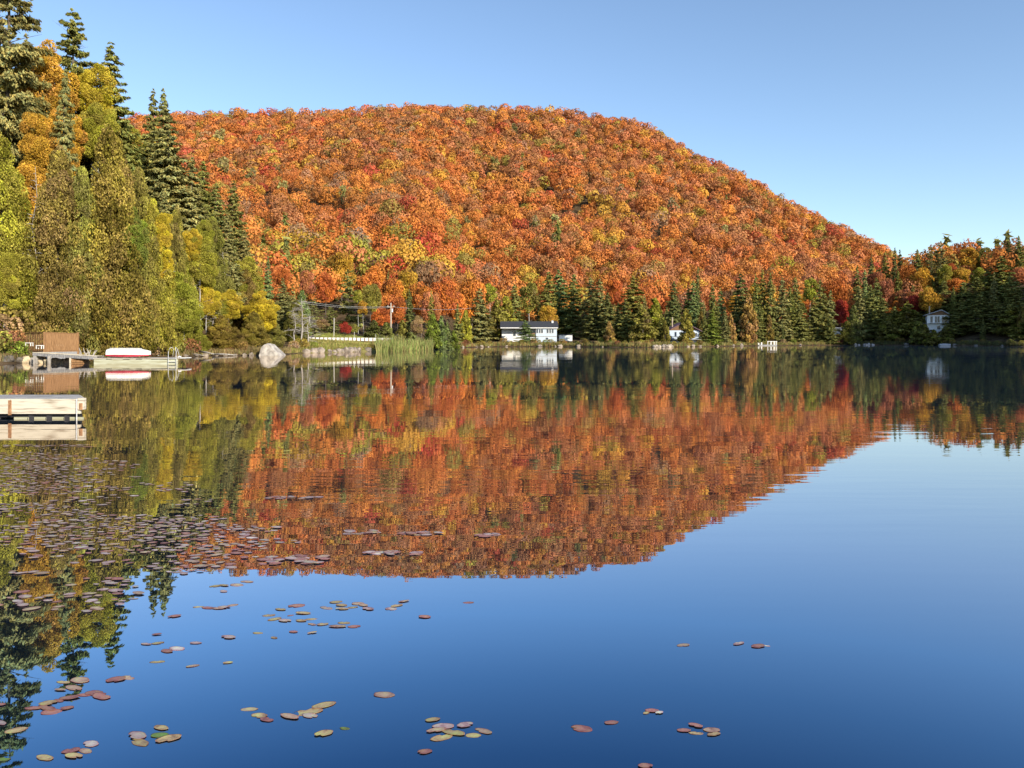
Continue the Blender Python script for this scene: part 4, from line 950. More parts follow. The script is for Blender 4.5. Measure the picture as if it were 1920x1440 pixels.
# tall grass on the bank: one stuff object
def blades(name, region, nB, h0, h1, wd, cols, label, cat, seed, lean=.25):
    rg = np.random.default_rng(seed); pxs = rg.uniform(region[0], region[1], nB); off = rg.uniform(region[2], region[3], nB)
    Y = np.interp(pxs, [p for p, y in SHORE], [y for p, y in SHORE]) + off; X = hx(pxs, Y); Z = np.maximum(ground(X, Y), -.15)
    h = rg.uniform(h0, h1, nB) * (.55 + .75 * vnoise(X, Y, 1.6, seed)); a = rg.uniform(0, np.pi, nB); dx, dy = np.cos(a) * wd / 2, np.sin(a) * wd / 2
    lx, ly = rg.normal(0, lean, nB) * h, rg.normal(0, lean, nB) * h
    V = np.stack([np.stack([X - dx, Y - dy, Z - .05], 1), np.stack([X + dx, Y + dy, Z - .05], 1), np.stack([X + lx + dx * .3, Y + ly + dy * .3, Z + h], 1), np.stack([X + lx - dx * .3, Y + ly - dy * .3, Z + h], 1)], 1).reshape(-1, 3)
    c = np.array(cols)[rg.integers(0, len(cols), nB)] * rg.normal(1, .18, (nB, 1)) * (.7 + .6 * vnoise(X, Y, 3, seed + 1))[:, None]
    o = link(name, np_mesh(name, V, np.arange(nB * 4).reshape(nB, 4), M['leaf'], c.clip(.02, 1))); tag(o, label, cat, kind='stuff'); return o
blades('bank_grass', (545, 735, .2, 16), 12000, .2, .5, .12, [(.30, .30, .08), (.36, .30, .10), (.22, .27, .06), (.32, .24, .10)], 'tan and green grass covering the bank below the roadside barrier', 'grass', 5)
blades('lawn_grass', (590, 720, 24, 40), 5000, .2, .6, .14, [(.26, .30, .07), (.32, .30, .09)], 'sunlit green grass slope behind the road', 'grass', 6)
blades('reeds', (706, 812, -5.5, 2.5), 5200, 1.0, 2.2, .09, [(.27, .33, .10), (.22, .28, .08), (.33, .32, .12), (.32, .26, .11)], 'tall light green reeds standing in the shallow water', 'reeds', 7, .12)
blades('shore_grass', (330, 545, .1, 3.0), 5000, .25, .7, .08, [(.30, .20, .10), (.34, .26, .12), (.22, .2, .07)], 'dry tan grass on the bank around the boulders', 'grass', 8)
blades('shore_grass', (806, 1560, .1, 3.5), 9000, .4, 1.0, .16, [(.34, .22, .09), (.30, .27, .10), (.20, .22, .07)], 'dry tan grass edging the far shore', 'grass', 9)
blades('shore_grass', (-40, 330, .1, 3.5), 4000, .3, .9, .07, [(.30, .20, .10), (.20, .22, .07), (.34, .26, .12)], 'dry grass on the shore behind the floating dock', 'grass', 10)
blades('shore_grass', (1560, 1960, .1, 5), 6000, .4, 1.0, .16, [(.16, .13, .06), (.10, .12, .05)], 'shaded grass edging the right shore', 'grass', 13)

# --- utility pole and cables
Yp = 163; x = hx(733, Yp); g = gz(x, Yp)
t = thing('utility_pole', 'pale wooden utility pole behind the reeds', 'utility pole', (x, Yp, g)); zt_ = hz(568, Yp) - g
MB().tube([(0, 0, -.5), (0, 0, zt_)], [.19, .13], 8).build('shaft', M['pole_wood'], t, smooth=True)
MB().box(-.75, -.08, zt_ - .9, .75, .04, zt_ - .76).build('cross_arm', M['pole_wood'], t)
for a in (-.65, 0, .65): MB().tube([(a, -.02, zt_ - .76), (a, -.02, zt_ - .55)], .06, 6).build('insulator', M['trim'], t)
MB().tube([(.28, -.1, zt_ - 2.0), (.28, -.1, zt_ - 1.25)], .17, 8).build('transformer', M['metal'], t)
for i, (a, b, lab) in enumerate((((556, 563.5, 128), (733, 574.5, 163), 'upper cable running left from the utility pole'), ((556, 567, 128), (733, 576.5, 163), 'lower cable running left from the utility pole'), ((733, 575, 163), (884, 578, 206), 'cable running right from the utility pole'))):
    p, q = pt(*a), pt(*b); mb = MB(); mb.tube([p.lerp(q, s / 10) + Vector((0, 0, -1.0 * math.sin(math.pi * s / 10) * .5)) for s in range(11)], .014, 4)
    tag(mb.build('power_cable', M['trim']), lab, 'cable')

# --- houses
def window(parent, x0, x1, z0, z1, y, nrm=(0, -1)):
    """framed window standing in a wall facing -Y"""
    fr = .07; mb = MB()
    mb.box(x0 - fr, y - .05, z0 - fr, x1 + fr, y - .005, z0); mb.box(x0 - fr, y - .05, z1, x1 + fr, y - .005, z1 + fr)
    mb.box(x0 - fr, y - .05, z0, x0, y - .005, z1); mb.box(x1, y - .05, z0, x1 + fr, y - .005, z1)
    w_ = mb.build('window', M['trim'], parent)
    MB().box(x0, y - .02, z0, x1, y - .003, z1).build('pane', M['glass'], w_)
    MB().box(x0 - fr - .03, y - .12, z0 - fr - .04, x1 + fr + .03, y - .05, z0 - fr).build('sill', M['trim'], w_)
def gable_roof(parent, x0, x1, y0, y1, ze, zr_, over, mat, axis='x', th=.18, yr_=None):
    mb = MB()
    if axis == 'x':
        ym = (y0 + y1) / 2 if yr_ is None else yr_; s = (zr_ - ze) / (ym - y0); zo = ze - s * over
        s2 = (zr_ - ze) / (y1 - ym); zo2 = ze - s2 * over
        mb.hexa([(x0 - over, y0 - over, zo), (x1 + over, y0 - over, zo), (x1 + over, ym, zr_), (x0 - over, ym, zr_), (x0 - over, y0 - over, zo + th), (x1 + over, y0 - over, zo + th), (x1 + over, ym, zr_ + th), (x0 - over, ym, zr_ + th)])
        mb.hexa([(x0 - over, ym, zr_), (x1 + over, ym, zr_), (x1 + over, y1 + over, zo2), (x0 - over, y1 + over, zo2), (x0 - over, ym, zr_ + th), (x1 + over, ym, zr_ + th), (x1 + over, y1 + over, zo2 + th), (x0 - over, y1 + over, zo2 + th)])
    else:
        xm_ = (x0 + x1) / 2; s = (zr_ - ze) / (xm_ - x0); zo = ze - s * over
        mb.hexa([(x0 - over, y0 - over, zo), (xm_, y0 - over, zr_), (xm_, y1 + over, zr_), (x0 - over, y1 + over, zo), (x0 - over, y0 - over, zo + th), (xm_, y0 - over, zr_ + th), (xm_, y1 + over, zr_ + th), (x0 - over, y1 + over, zo + th)])
        mb.hexa([(xm_, y0 - over, zr_), (x1 + over, y0 - over, zo), (x1 + over, y1 + over, zo), (xm_, y1 + over, zr_), (xm_, y0 - over, zr_ + th), (x1 + over, y0 - over, zo + th), (x1 + over, y1 + over, zo + th), (xm_, y1 + over, zr_ + th)])
    return mb.build('roof', mat, parent)
# A: long white cottage
YA = 230.0
t = thing('cottage', 'long white two storey cottage with dark roof on the far shore', 'house', (hx(1000, YA), YA, 0)); ox = t.location.x
X = lambda px, y=0: hx(px, YA + y) - ox
gA = min(gz(hx(945, 233), 233), gz(hx(1040, 230), 230)) - .4; ze = hz(614, YA); zr_ = hz(603.5, YA + 4)
MB().box(X(1005), 0, gA, X(1044), 7.5, ze).build('wall', M['blue_or_shade_wall'], t)  # right wing of the white cottage: its shade is put into the blue colour
MB().box(X(941, 2.5), 2.5, gA, X(1005) - .003, 7.5, ze - .05).build('wall', M['white_wall'], t)
MB().poly([(X(941, 2.5), 2.5, ze - .05), (X(941, 2.5), 7.5, ze - .05), (X(941, 2.5), 4, zr_ + .02)]).poly([(X(1044), 7.5, ze), (X(1044), 0, ze), (X(1044), 4, zr_ + .02)]).build('gable', M['white_wall'], t)
rf = gable_roof(t, X(941, 2.5), X(1044), 0, 7.5, ze, zr_, .5, M['dark_roof'], yr_=4)
MB().box(X(1036, 3) - .3, 2.8, ze + .9, X(1036, 3) + .3, 3.4, zr_ + .35).build('chimney', M['metal'], rf)
MB().box(X(938.5), -.6, ze - .26, X(1046), -.52, ze - .02).build('eave_board', M['white_paint'], t)
MB().box(X(1005), -.03, hz(631.5, YA), X(1044), -.003, hz(630, YA)).build('storey_band', M['grey_plank'], t)
MB().box(X(1004) - .05, -.35, gA, X(1004) + .1, -.2, hz(630, YA)).build('corner_post', M['brown_wood_dark'], t)
for a, b in ((1005.5, 1009), (1010.5, 1013.5), (1014.5, 1018), (1025, 1028.5), (1030, 1033), (1034.5, 1038)): window(t, X(a), X(b), hz(624.5, YA), hz(617.5, YA), 0)
window(t, X(1023), X(1028), hz(637, YA), hz(633, YA), 0); window(t, X(962, 2.5), X(967, 2.5), hz(630, YA), hz(618, YA), 2.5)
MB().box(X(994), -.1, gA, X(1004) - .1, 2.4, hz(632, YA)).build('porch', M['white_wall'], t)
MB().box(X(995.5), -.16, hz(631.6, YA), X(1003), -.1, hz(624, YA)).build('porch_screen', M['brown_wood_dark'], t)
YB = 238
t = thing('shed', 'small white shed right of the long white cottage', 'shed', (hx(1060, YB), YB, 0)); ox = t.location.x
zg = gz(hx(1060, YB), YB) - .4
MB().box(hx(1048.5, YB) - ox, 0, zg, hx(1073, YB) - ox, 3.5, hz(628, YB)).build('wall', M['white_wall'], t)
MB().box(hx(1047.5, YB) - ox, -.3, hz(628, YB) + .003, hz(0, 1) * 0 + hx(1074, YB) - ox, 3.8, hz(627, YB) + .05).build('roof', M['dark_roof'], t)
MB().box(hx(1062, YB) - ox, -.04, zg + .5, hx(1067, YB) - ox, -.004, zg + 2.4).build('door', M['trim'], t)
# B: gabled cabin
YC = 226.0
t = thing('cabin', 'pale blue gabled cabin with purple brown roof and balcony', 'house', (hx(1282, YC), YC, 0)); ox = t.location.x; X = lambda px: hx(px, YC) - ox
gB = gz(hx(1282, YC), YC) - .4; xa, xb = X(1253), X(1311); ze = hz(619.5, YC); zr_ = hz(605, YC)
MB().box(xa, 0, gB, xb, 8, ze).build('wall', M['blue_or_shade_wall'], t)
MB().poly([(xa, 0, ze), (xb, 0, ze), ((xa + xb) / 2, 0, zr_)]).build('gable', M['brown_wood_dark'], t)
rf = gable_roof(t, xa, xb, 0, 8, ze, zr_, .75, M['purple_roof'], 'y')
MB().tube([(X(1264.5), 3, ze + .3), (X(1264.5), 3, hz(595, YC + 3))], .2, 8).build('chimney', M['pole_wood'], rf)
d_ = MB().box(X(1265), -.06, hz(631, YC), X(1268.5), -.005, hz(622.5, YC)).build('door', M['glass'], t)
window(t, X(1292), X(1298), hz(629, YC), hz(623, YC), 0); window(t, X(1303), X(1307), hz(630, YC), hz(624, YC), 0)
zf = hz(636, YC)
MB().box(xa - .3, -1.6, zf - .15, xb + .2, -.01, zf).build('balcony_floor', M['grey_plank'], t)
mb = MB().box(xa - .3, -1.6, hz(631, YC) - .05, xb + .2, -1.52, hz(631, YC) + .05)
for k in range(30): a = xa - .25 + k * (xb - xa + .4) / 29; mb.box(a - .025, -1.59, zf, a + .025, -1.54, hz(631, YC) - .05)
mb.build('balcony_railing', M['dark_roof'], t)
for a in (xa, (xa + xb) / 2, xb): MB().box(a - .07, -1.5, gB - .5, a + .07, -1.36, zf - .15).build('post', M['brown_wood_dark'], t)
# C: small boathouse (white) between the spruces and the right bank
YC2 = 288.0
t = thing('boathouse', 'small white building half hidden by trees left of the red maple', 'house', (hx(1572, YC2), YC2, 0), -R(20)); ox = t.location.x; X = lambda px: hx(px, YC2) - ox
gC = gz(hx(1572, YC2), YC2) - .5
MB().box(X(1559), 0, gC, X(1583), 5, hz(615.5, YC2)).build('wall', M['white_wall'], t)
MB().box(X(1558), -.5, hz(615.5, YC2) + .003, X(1584), 5.5, hz(614, YC2)).build('roof', M['grey_roof'], t)
MB().box(X(1558), 2, hz(614, YC2) + .003, X(1565), 5, hz(602, YC2)).build('upper_room', M['white_wall'], t)
MB().poly([(X(1556), 1.6, hz(602, YC2)), (X(1567.5), 1.6, hz(602, YC2)), (X(1561.5), 1.6, hz(598, YC2))]).poly([(X(1556), 1.6, hz(602, YC2)), (X(1561.5), 1.6, hz(598, YC2)), (X(1561.5), 5.3, hz(598, YC2)), (X(1556), 5.3, hz(602, YC2))]).poly([(X(1561.5), 1.6, hz(598, YC2)), (X(1567.5), 1.6, hz(602, YC2)), (X(1567.5), 5.3, hz(602, YC2)), (X(1561.5), 5.3, hz(598, YC2))]).build('upper_roof', M['white_paint'], t)
window(t, X(1564), X(1568), hz(622, YC2), hz(618, YC2), 0); window(t, X(1572), X(1576), hz(622, YC2), hz(618, YC2), 0)
# D: shaded white house on the right bank
YD = 272.0
t = thing('cottage', 'white two storey cottage in shade among dark trees on the right bank', 'house', (hx(1758, YD), YD, 0), -R(24)); ox = t.location.x; X = lambda px: hx(px, YD) - ox
gD = gz(hx(1758, YD), YD) - 2.0; xa, xb = X(1741), X(1777); ze = hz(591, YD); zr_ = hz(582, YD)
MB().box(xa, 0, gD, xb, 8, ze).build('wall', M['white_wall'], t)
MB().poly([(xa, 0, ze), (xb, 0, ze), (X(1764), 0, zr_)]).build('gable', M['brown_wood_dark'], t)
mb = MB()
for (a, za, b, zb_) in ((X(1737), hz(591.5, YD), X(1764), zr_), (X(1764), zr_, X(1781), hz(592, YD))):
    mb.hexa([(a, -.7, za), (b, -.7, zb_), (b, 8.5, zb_), (a, 8.5, za), (a, -.7, za + .28), (b, -.7, zb_ + .28), (b, 8.5, zb_ + .28), (a, 8.5, za + .28)])
rf = mb.build('roof', M['grey_roof'], t)
MB().box(X(1746) - .18, 3, ze, X(1746) + .18, 3.4, hz(574, YD + 3)).build('chimney', M['pole_wood'], rf)
for a, b in ((1746, 1750), (1753.5, 1757), (1757.8, 1761.3), (1765, 1768.5), (1769.3, 1773)): window(t, X(a), X(b), hz(605, YD), hz(593, YD), 0)
window(t, X(1757), X(1762), hz(617, YD), hz(611, YD), 0)
MB().box(X(1733), -1.2, hz(606, YD), X(1780), -.06, hz(605, YD) - .18).build('balcony_floor', M['white_paint'], t)

# --- raft / pontoon at 1420-1455 and a boat at 1755
YR = 251.0
t = thing('raft', 'white railed swimming raft on the far water right of the gabled cabin', 'raft', (hx(1438, YR), YR, 0)); ox = t.location.x; X = lambda px: hx(px, YR) - ox
MB().box(X(1421), -1, -.1, X(1455), 2, .35).build('float', M['grey_plank'], t)
for px, z in ((1421, .95), (1426.5, 1.15)): MB().tube([(X(px), -.6, .1), (X(px), -.6, z)], .27, 8).build('buoy', M['white_paint'], t)
mb = MB().box(X(1442), -1.05, 1.35, X(1455), -.85, 1.52); mb.box(X(1442), 1.7, 1.35, X(1455), 1.9, 1.52); mb.build('top_rail', M['white_paint'], t)
for px in (1443, 1450, 1454):
    for y in (-.95, 1.8): MB().box(X(px) - .09, y - .09, .35, X(px) + .09, y + .09, 1.35).build('post', M['white_paint'], t)
MB().box(X(1448), -1.0, .36, X(1452), -.8, 1.34).build('panel', M['pale_plank'], t)
def small_boat(px, Y, Lb, wd, hb, mat, label):
    t_ = thing('rowboat', label, 'boat', (hx(px, Y), Y, .0)); rows_, mb_ = [], MB()
    for i in range(11):
        s = i / 10; w_ = wd / 2 * math.sin(math.pi * min(1, .22 + s * .78)) ** .6 + .02; x_ = -Lb / 2 + Lb * s; rows_.append(len(mb_.v))
        for a, z in ((-1, 0), (-.85, .6), (-.4, .95), (0, 1), (.4, .95), (.85, .6), (1, 0)): mb_.v.append((x_, a * w_, z * hb * (1 - .35 * abs(s - .45))))
    for i in range(10):
        for k in range(6): mb_.f.append((rows_[i] + k, rows_[i + 1] + k, rows_[i + 1] + k + 1, rows_[i] + k + 1))
    mb_.f.append(tuple(rows_[0] + k for k in range(7)))
    mb_.build('hull', mat, t_, loc=(0, 0, .05)); MB().box(-Lb / 2, -wd / 2 - .02, 0, Lb / 2 * .7, wd / 2 + .02, .05).build('gunwale', M['grey_plank'], t_); return t_
small_boat(1772, 250, 3.8, 1.4, .7, M['grey_roof'], 'pale upturned rowboat at the water below the shaded white cottage')

# ================================================================ LILY PADS
PADC = {'reddish': (.25, .13, .105), 'yellowish': (.31, .28, .13), 'purplish': (.30, .255, .24), 'brown': (.30, .24, .165), 'green': (.10, .17, .03), 'pale': (.42, .40, .38)}
def pad_geo(seed):
    rg = np.random.default_rng(seed); n = 24; a = np.linspace(0, 2 * np.pi, n, endpoint=False); ph = rg.uniform(0, 6, 3)
    r = 1 - .55 * np.exp(-((a - ph[0] % 6) / .20) ** 2) * (seed % 3 > 0) + .05 * np.sin(2 * a + ph[0]) + .035 * np.sin(5 * a + ph[1]) + .02 * np.sin(9 * a + ph[2])
    up = .05 * np.maximum(0, np.sin(a * 1.0 + ph[1])) * rg.uniform(0, 1.2) + .02
    V = [(0, 0, .012)]; rings = ((.45, 0.008, 0), (.88, 0.010, .0), (1.0, .012, .7))
    for rr_, z, e in rings:
        for i in range(n): V.append((math.cos(a[i]) * r[i] * rr_, math.sin(a[i]) * r[i] * rr_ * .66, z + e * up[i]))
    for i in range(n): V.append((math.cos(a[i]) * r[i] * .97, math.sin(a[i]) * r[i] * .97 * .66, -.01))
    Q, C = [], []
    for i in range(0, n, 2): Q.append((0, 1 + i, 1 + (i + 1) % n, 1 + (i + 2) % n)); C.append(1.25)
    for k in range(3):
        for i in range(n):
            b0, b1 = 1 + k * n, 1 + (k + 1) * n; Q.append((b0 + i, b1 + i, b1 + (i + 1) % n, b0 + (i + 1) % n)); C.append((1.08, .86, .78)[k])
    C = np.array(C); return np.array(V), np.array(Q), np.stack([np.where(C < .9, 1.0, C), np.where(C < .9, C * .80, C), np.where(C < .9, C * .85, C)], 1)
PADG = [pad_geo(900 + i) for i in range(10)]; PADM = [np_mesh('lily_pad', V, Q, M['pad'], C) for V, Q, C in PADG]
CL = {
 'curved chain left of bottom centre': [(467, 1330, 17), (486, 1342, 18), (500, 1350, 14), (543, 1344, 21), (577, 1335, 28), (581, 1342, 17), (607, 1323, 25)],
 'pair of pads below the curved chain': [(607, 1376, 19), (646, 1366, 11, 'green')],
 'open water above the bottom centre cluster': [(720, 1303, 22)],
 'cluster at bottom centre': [(811, 1350, 15), (831, 1362, 21), (818, 1370, 21), (850, 1374, 24, 'yellowish'), (828, 1383, 22, 'yellowish'), (872, 1360, 17), (887, 1379, 16, 'yellowish'), (906, 1371, 20)],
 'open water just below the bottom centre cluster': [(796, 1410, 15, 'reddish')],
 'open water right of the middle': [(878, 1130, 11), (796, 1157, 13)],
 'short row right of the middle raft': [(757, 1128, 11), (744, 1136, 12), (733, 1142, 12)],
 'middle raft of overlapping pads': [(630, 1129, 13), (640, 1135, 12), (612, 1140, 14), (641, 1142, 14), (671, 1132, 13), (690, 1142, 13), (660, 1139, 12), (681, 1135, 10)],
 'loose group left of middle raft': [(556, 1136, 17), (526, 1143, 11), (568, 1150, 16), (504, 1154, 12), (515, 1161, 13), (534, 1164, 14), (564, 1164, 12), (584, 1161, 12), (545, 1154, 7)],
 'row of pads below the middle raft': [(585, 1171, 10), (605, 1171, 11), (633, 1175, 17), (645, 1168, 12), (664, 1175, 13, 'reddish')],
 'sparse line below the scattered group': [(483, 1187, 11), (428, 1195, 16), (514, 1196, 8), (550, 1185, 9), (585, 1187, 10), (427, 1243, 10)],
 'short row under the reflected hill': [(372, 1138, 10), (390, 1140, 13), (408, 1141, 12), (420, 1139, 13), (436, 1135, 11)],
 'few pads above the short row': [(404, 1099, 12), (420, 1098, 11), (444, 1097, 14), (463, 1091, 14), (419, 1109, 9)],
 'loose scatter beside the reflected spruces': [(294, 1190, 9), (296, 1206, 12), (274, 1208, 11), (331, 1216, 18, 'pale'), (313, 1221, 14), (367, 1206, 12), (295, 1241, 14), (361, 1249, 13), (327, 1156, 13)],
 'pair of pads beside the reflected pine': [(217, 1275, 19), (240, 1271, 14)],
 'reddish drift of pads at lower left': [(190, 1306, 22, 'reddish'), (176, 1300, 18, 'reddish'), (158, 1303, 16, 'reddish'), (130, 1309, 20, 'reddish'), (110, 1314, 12, 'reddish'), (90, 1319, 17, 'yellowish'), (62, 1328, 16, 'reddish'), (88, 1328, 22, 'reddish'), (96, 1335, 20, 'reddish'), (125, 1328, 13, 'reddish')],
 'long row above the reddish drift': [(150, 1276, 21), (119, 1279, 14), (138, 1290, 22), (113, 1294, 12)],
 'group of five pads at lower left': [(302, 1365, 17, 'yellowish'), (300, 1379, 19, 'green'), (257, 1380, 22), (262, 1392, 24, 'yellowish'), (316, 1386, 25, 'yellowish')],
 'bottom left corner pads': [(133, 1408, 16, 'reddish'), (170, 1395, 18, 'pale'), (160, 1408, 16), (138, 1418, 20, 'yellowish'), (84, 1421, 20, 'yellowish'), (5, 1424, 15, 'green')],
 'left edge pads': [(30, 1369, 20, 'yellowish'), (1, 1356, 16), (2, 1322, 9, 'reddish')],
 'water right of centre': [(1281, 1210, 14), (1385, 1207, 13), (1421, 1212, 14, 'reddish'), (1438, 1211, 6, 'pale')],
 'open water right of the bottom centre': [(1222, 1333, 14), (1212, 1337, 8, 'yellowish'), (1236, 1337, 9, 'pale')],
 'pair of reddish pads right of bottom centre': [(1090, 1366, 22, 'reddish'), (1146, 1355, 15, 'reddish')],
 'rightmost cluster of pads': [(1282, 1370, 14, 'reddish'), (1304, 1361, 15, 'reddish'), (1305, 1375, 14, 'yellowish'), (1334, 1369, 16, 'brown'), (1338, 1377, 14, 'yellowish')],
 'bottom edge of the photo': [(1210, 1437, 15, 'reddish')],
}
ORD = ['first', 'second', 'third', 'fourth', 'fifth', 'sixth', 'seventh', 'eighth', 'ninth', 'tenth', 'eleventh', 'twelfth', 'thirteenth', 'fourteenth', 'fifteenth', 'sixteenth', 'seventeenth', 'eighteenth', 'nineteenth', 'twentieth']
pr_ = random.Random(77); PADI = 0
def put_pad(px, py, rpx, cname, label, group):
    global PADI
    Y = CAMH * F / (py - HZ); X = hx(px, Y); r = rpx * .95 / F * Y
    o = link('lily_pad', PADM[PADI % 10], None, (X, Y, .0008 + .0014 * (PADI % 4)), pr_.uniform(-.5, .5)); o.scale = (r, r * pr_.uniform(.55, .9), r * .5)
    o.rotation_euler = (pr_.uniform(-.03, .03), pr_.uniform(-.03, .03), pr_.uniform(-.5, .5)); c = PADC[cname]; v = pr_.uniform(.85, 1.2)
    o.color = (c[0] * v, c[1] * v, c[2] * v, 1); tag(o, label, 'lily pad', group); PADI += 1
for cn, ls in CL.items():
    ls = sorted(ls); m_ = len(ls)
    for i, e in enumerate(ls):
        c = e[3] if len(e) > 3 else pr_.choice(['brown', 'purplish', 'brown', 'reddish', 'yellowish'])
        if m_ == 1: lab = f'single {c} lily pad floating on the {cn}'
        elif m_ == 2: lab = f'{c} lily pad, {["left", "right"][i]} one of the {cn}' if cn.startswith('pair') else f'{c} lily pad, {["left", "right"][i]} of two on the {cn}'
        else: lab = f'{c} lily pad, {ORD[i]} from left, {cn}'
        put_pad(e[0], e[1], e[2], c, lab, 'lily pads floating on the lake')
# dense field
rgp = np.random.default_rng(31); FP = []
def lim(py): return np.interp(py, [828, 850, 880, 900, 930, 960, 985, 1000, 1020, 1045, 1062, 1085, 1110, 1150, 1200, 1260, 1320], [90, 250, 300, 350, 400, 500, 540, 600, 610, 640, 560, 370, 340, 290, 235, 170, 90])
tries = 0; Xs, Ys_, Rs = [], [], []
cand = 26000; Yc = rgp.uniform(4.0, 15.2, cand); pxc = rgp.uniform(-260, 660, cand); pyc = HZ + CAMH * F / Yc; Xc = hx(pxc, Yc)
dn = vnoise(Xc, Yc * 2.2, .55, 4) * .6 + vnoise(Xc, Yc * 2.2, 1.6, 9) * .55
edge = (lim(pyc) - pxc) / 220.0
dens = np.clip(edge + .25, 0, 1) * np.clip((pyc - 822) / 40, 0, 1) * np.clip((1200 - pyc) / 180, .12, 1)
keep = (dn + rgp.uniform(-.12, .12, cand) > 1.00 - .52 * dens) & (pxc < lim(pyc)) & (rgp.random(cand) < .16 + .40 * dens)
grid = {}
for i in np.nonzero(keep)[0]:
    x, y = Xc[i], Yc[i]; r = rgp.choice([.034, .045, .06]) * rgp.uniform(.8, 1.15); k = (int(x / .16), int(y / .16)); bad = False
    for a in (-1, 0, 1):
        for b in (-1, 0, 1):
            for (x2, y2, r2) in grid.get((k[0] + a, k[1] + b), ()):
                if (x - x2) ** 2 + ((y - y2) / .8) ** 2 < ((r + r2) * .86) ** 2: bad = True
    if bad: continue
    grid.setdefault(k, []).append((x, y, r)); FP.append((x, y, r))
for (a, b, py, th, nn_) in ((500, 606, 933, 3, 18), (648, 712, 998, 3, 11), (750, 842, 1001, 3, 15), (892, 932, 1004, 3, 6), (690, 790, 1038, 4, 15), (10, 170, 836, 2, 30), (490, 620, 1050, 8, 26)):
    for k in range(nn_):
        py_ = py + rgp.uniform(-th, th); px_ = rgp.uniform(a, b); Y = CAMH * F / (py_ - HZ); FP.append((hx(px_, Y), Y, rgp.uniform(.045, .07)))
FPL = []
FP.sort(key=lambda e: e[1]); nI = 0; Vs, Qs, Cs, off = [], [], [], 0
for i, (x, y, r) in enumerate(FP):
    px_ = 960 + F * x / y; g = PADG[i % 10]; rot_ = rgp.uniform(-.5, .5); cn = rgp.choice(['purplish', 'purplish', 'brown', 'reddish', 'pale' if i % 3 == 0 else 'purplish'])
    c = np.array(PADC[cn]) * rgp.uniform(.8, 1.25)
    if PADI + 0 < 300 and -5 < px_ < 1920:
        py_ = HZ + CAMH * F / y
        side = 'far left side' if px_ < 120 else ('left middle' if px_ < 240 else ('right middle' if px_ < 380 else ('right end' if px_ < 440 else 'right tip')))
        zone = side + (' of bottom left water' if py_ > 1240 else (' of sparse pads' if py_ > 1160 else (' of front edge' if py_ > 1100 else (' of third band' if py_ > 1060 else (' of dense front half' if py_ > 1040 else ' of dense field middle')))))
        o = link('lily_pad', PADM[i % 10], None, (x, y, .002 + .004 * (i % 3)), rot_); o.scale = (r, r * rgp.uniform(.75, 1.05), r * .35); o.color = (*c, 1)
        tag(o, f'small {cn} lily pad in the {zone}', 'lily pad', 'lily pads floating on the lake'); FPL.append((o, (cn, zone), px_)); PADI += 1; continue
    V, Q, C = g; V = V * np.array([r, r * rgp.uniform(.75, 1.05), r * .3]); ca, sa = math.cos(rot_), math.sin(rot_); W_ = V.copy(); W_[:, 0] = V[:, 0] * ca - V[:, 1] * sa + x; W_[:, 1] = V[:, 0] * sa + V[:, 1] * ca + y; W_[:, 2] += .002 + .004 * (i % 3)
    Vs.append(W_); Qs.append(Q + off); Cs.append(C * c[None]); off += len(V)
o = link('lily_pad_field', np_mesh('lily_pad_field', np.concatenate(Vs), np.concatenate(Qs), M['pad'], np.concatenate(Cs))); tag(o, 'dense far field of small purplish lily pads covering the water on the left', 'lily pads', kind='stuff')
print('pads', len(FP), PADI)

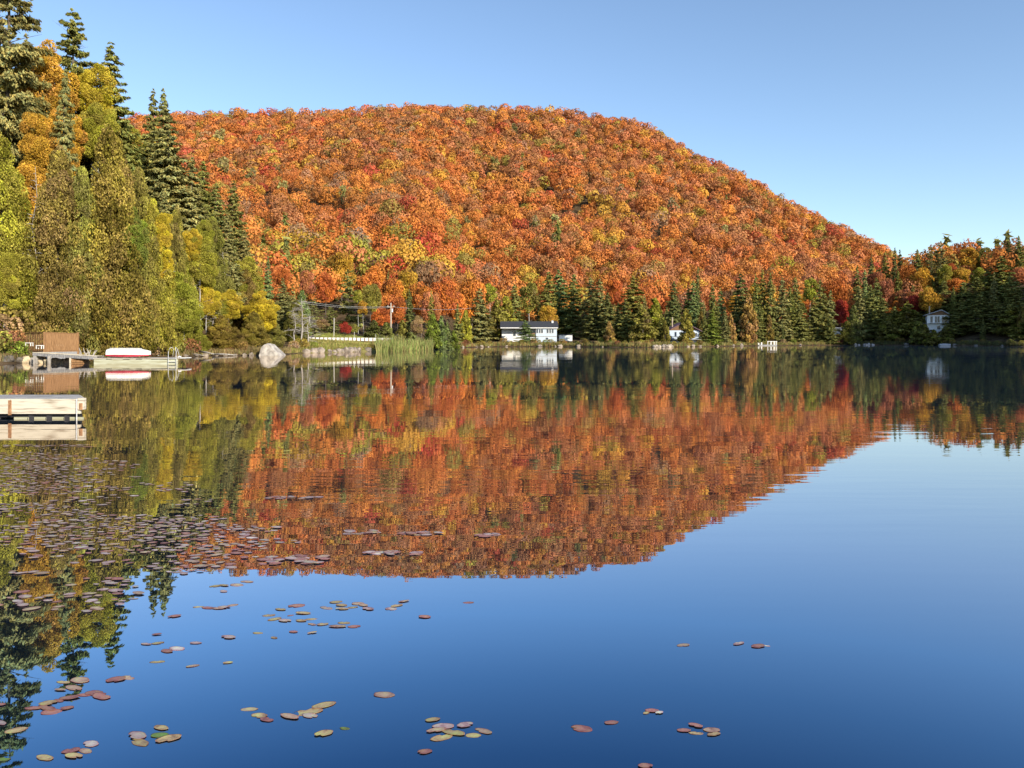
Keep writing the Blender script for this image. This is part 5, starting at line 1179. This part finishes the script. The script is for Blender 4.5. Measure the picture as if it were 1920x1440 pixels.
# ================================================================ LABELS for trees, shrubs and stones
def near_name(px, Y):
    if Y < 135 and px < 560:
        for lim_, s in ((60, 'at the left edge of the left bank'), (150, 'on the left bank above the fenced deck'), (290, 'on the left bank above the upturned boat'), (350, 'on the left bank above the dock ladder'), (470, 'on the left bank before the large boulder'), (600, 'on the left bank above the two boulders')):
            if px < lim_: return s
    for lim_, s in ((600, 'above the roadside barrier'), (735, 'behind the roadside barrier'), (810, 'above the reeds'), (875, 'right of the reeds'), (935, 'left of the long white cottage'), (1046, 'above the long white cottage'), (1090, 'around the white shed'), (1160, 'right of the white shed'), (1245, 'left of the gabled cabin'), (1316, 'around the gabled cabin'), (1385, 'just right of the gabled cabin'), (1460, 'behind the white raft'), (1556, 'right of the white raft'), (1640, 'right of the small boathouse'), (1735, 'left of the shaded white cottage'), (1785, 'around the shaded white cottage'), (1850, 'right of the shaded white cottage')):
        if px < lim_: return s
    return 'near the right photo edge'
def depth_name(word, Y, px, d): return ''
from collections import defaultdict
def ordinal_labels(items, mk, cap=20):
    """items: (object, key-tuple, px); gives each its own wording by place in its row"""
    gr = defaultdict(list)
    for o, key, px_ in items: gr[key].append((px_, o))
    for key, ls in gr.items():
        ls.sort(key=lambda e: e[0]); n_ = len(ls)
        for i, (px_, o) in enumerate(ls):
            if n_ == 1: o['label'] = mk(key, '')
            elif n_ == 2: o['label'] = mk(key, ', ' + ('left' if i == 0 else 'right') + ' of two')
            elif i < 20: o['label'] = mk(key, f', {ORD[i]} from left')
            else: o['label'] = mk(key, ', far right')
items = []
for (o, word, col, px_, top, Y, Hh) in TREES:
    o['group'] = {'shrub': 'shrubs along the shore', 'spruce': 'spruces around the lake', 'white cedar': 'cedars around the lake', 'birch': 'birches around the lake', 'maple': 'maples near the shore', 'pine': 'pines around the lake'}[word]
    if o.get('_own'): del o['_own']; continue
    size = '' if word == 'shrub' else ('small ' if Hh < 8 else ('tall ' if Hh > 17 else ''))
    items.append((o, (size, col, word, near_name(px_, Y)), px_))
for (o, word, cn, px_, py_, Y, Hh) in HILL:
    z = near_name(px_, 999); o['group'] = {'maple': 'maples at the foot of the hill', 'spruce': 'small spruces among the maples', 'pine': 'pines among the maples'}[word]
    row = 'front row' if Y < 260 else ('second row' if Y < 345 else 'back row')
    items.append((o, ('', cn, word, row.replace(' row', '-row') + ' ' + z), px_))
ordinal_labels(items, lambda k, s: f'{k[0]}{k[1]} {k[2]} {k[3]}{s}')
ordinal_labels(FPL, lambda k, s: f'{k[0]} lily pad in left field, {k[1]}{s}')
items = []
for o in COL.objects:
    if o.parent is None and o.name.startswith('boulder') and 'label' not in o:
        items.append((o, (o['group'],), o.location.x / o.location.y))
ordinal_labels(items, lambda k, s: f'stone in the {k[0]}{s}')
for o in COL.objects:
    if o.get('category') == 'rock' and o.get('label') is None: o['label'] = 'grey stone at the shore'
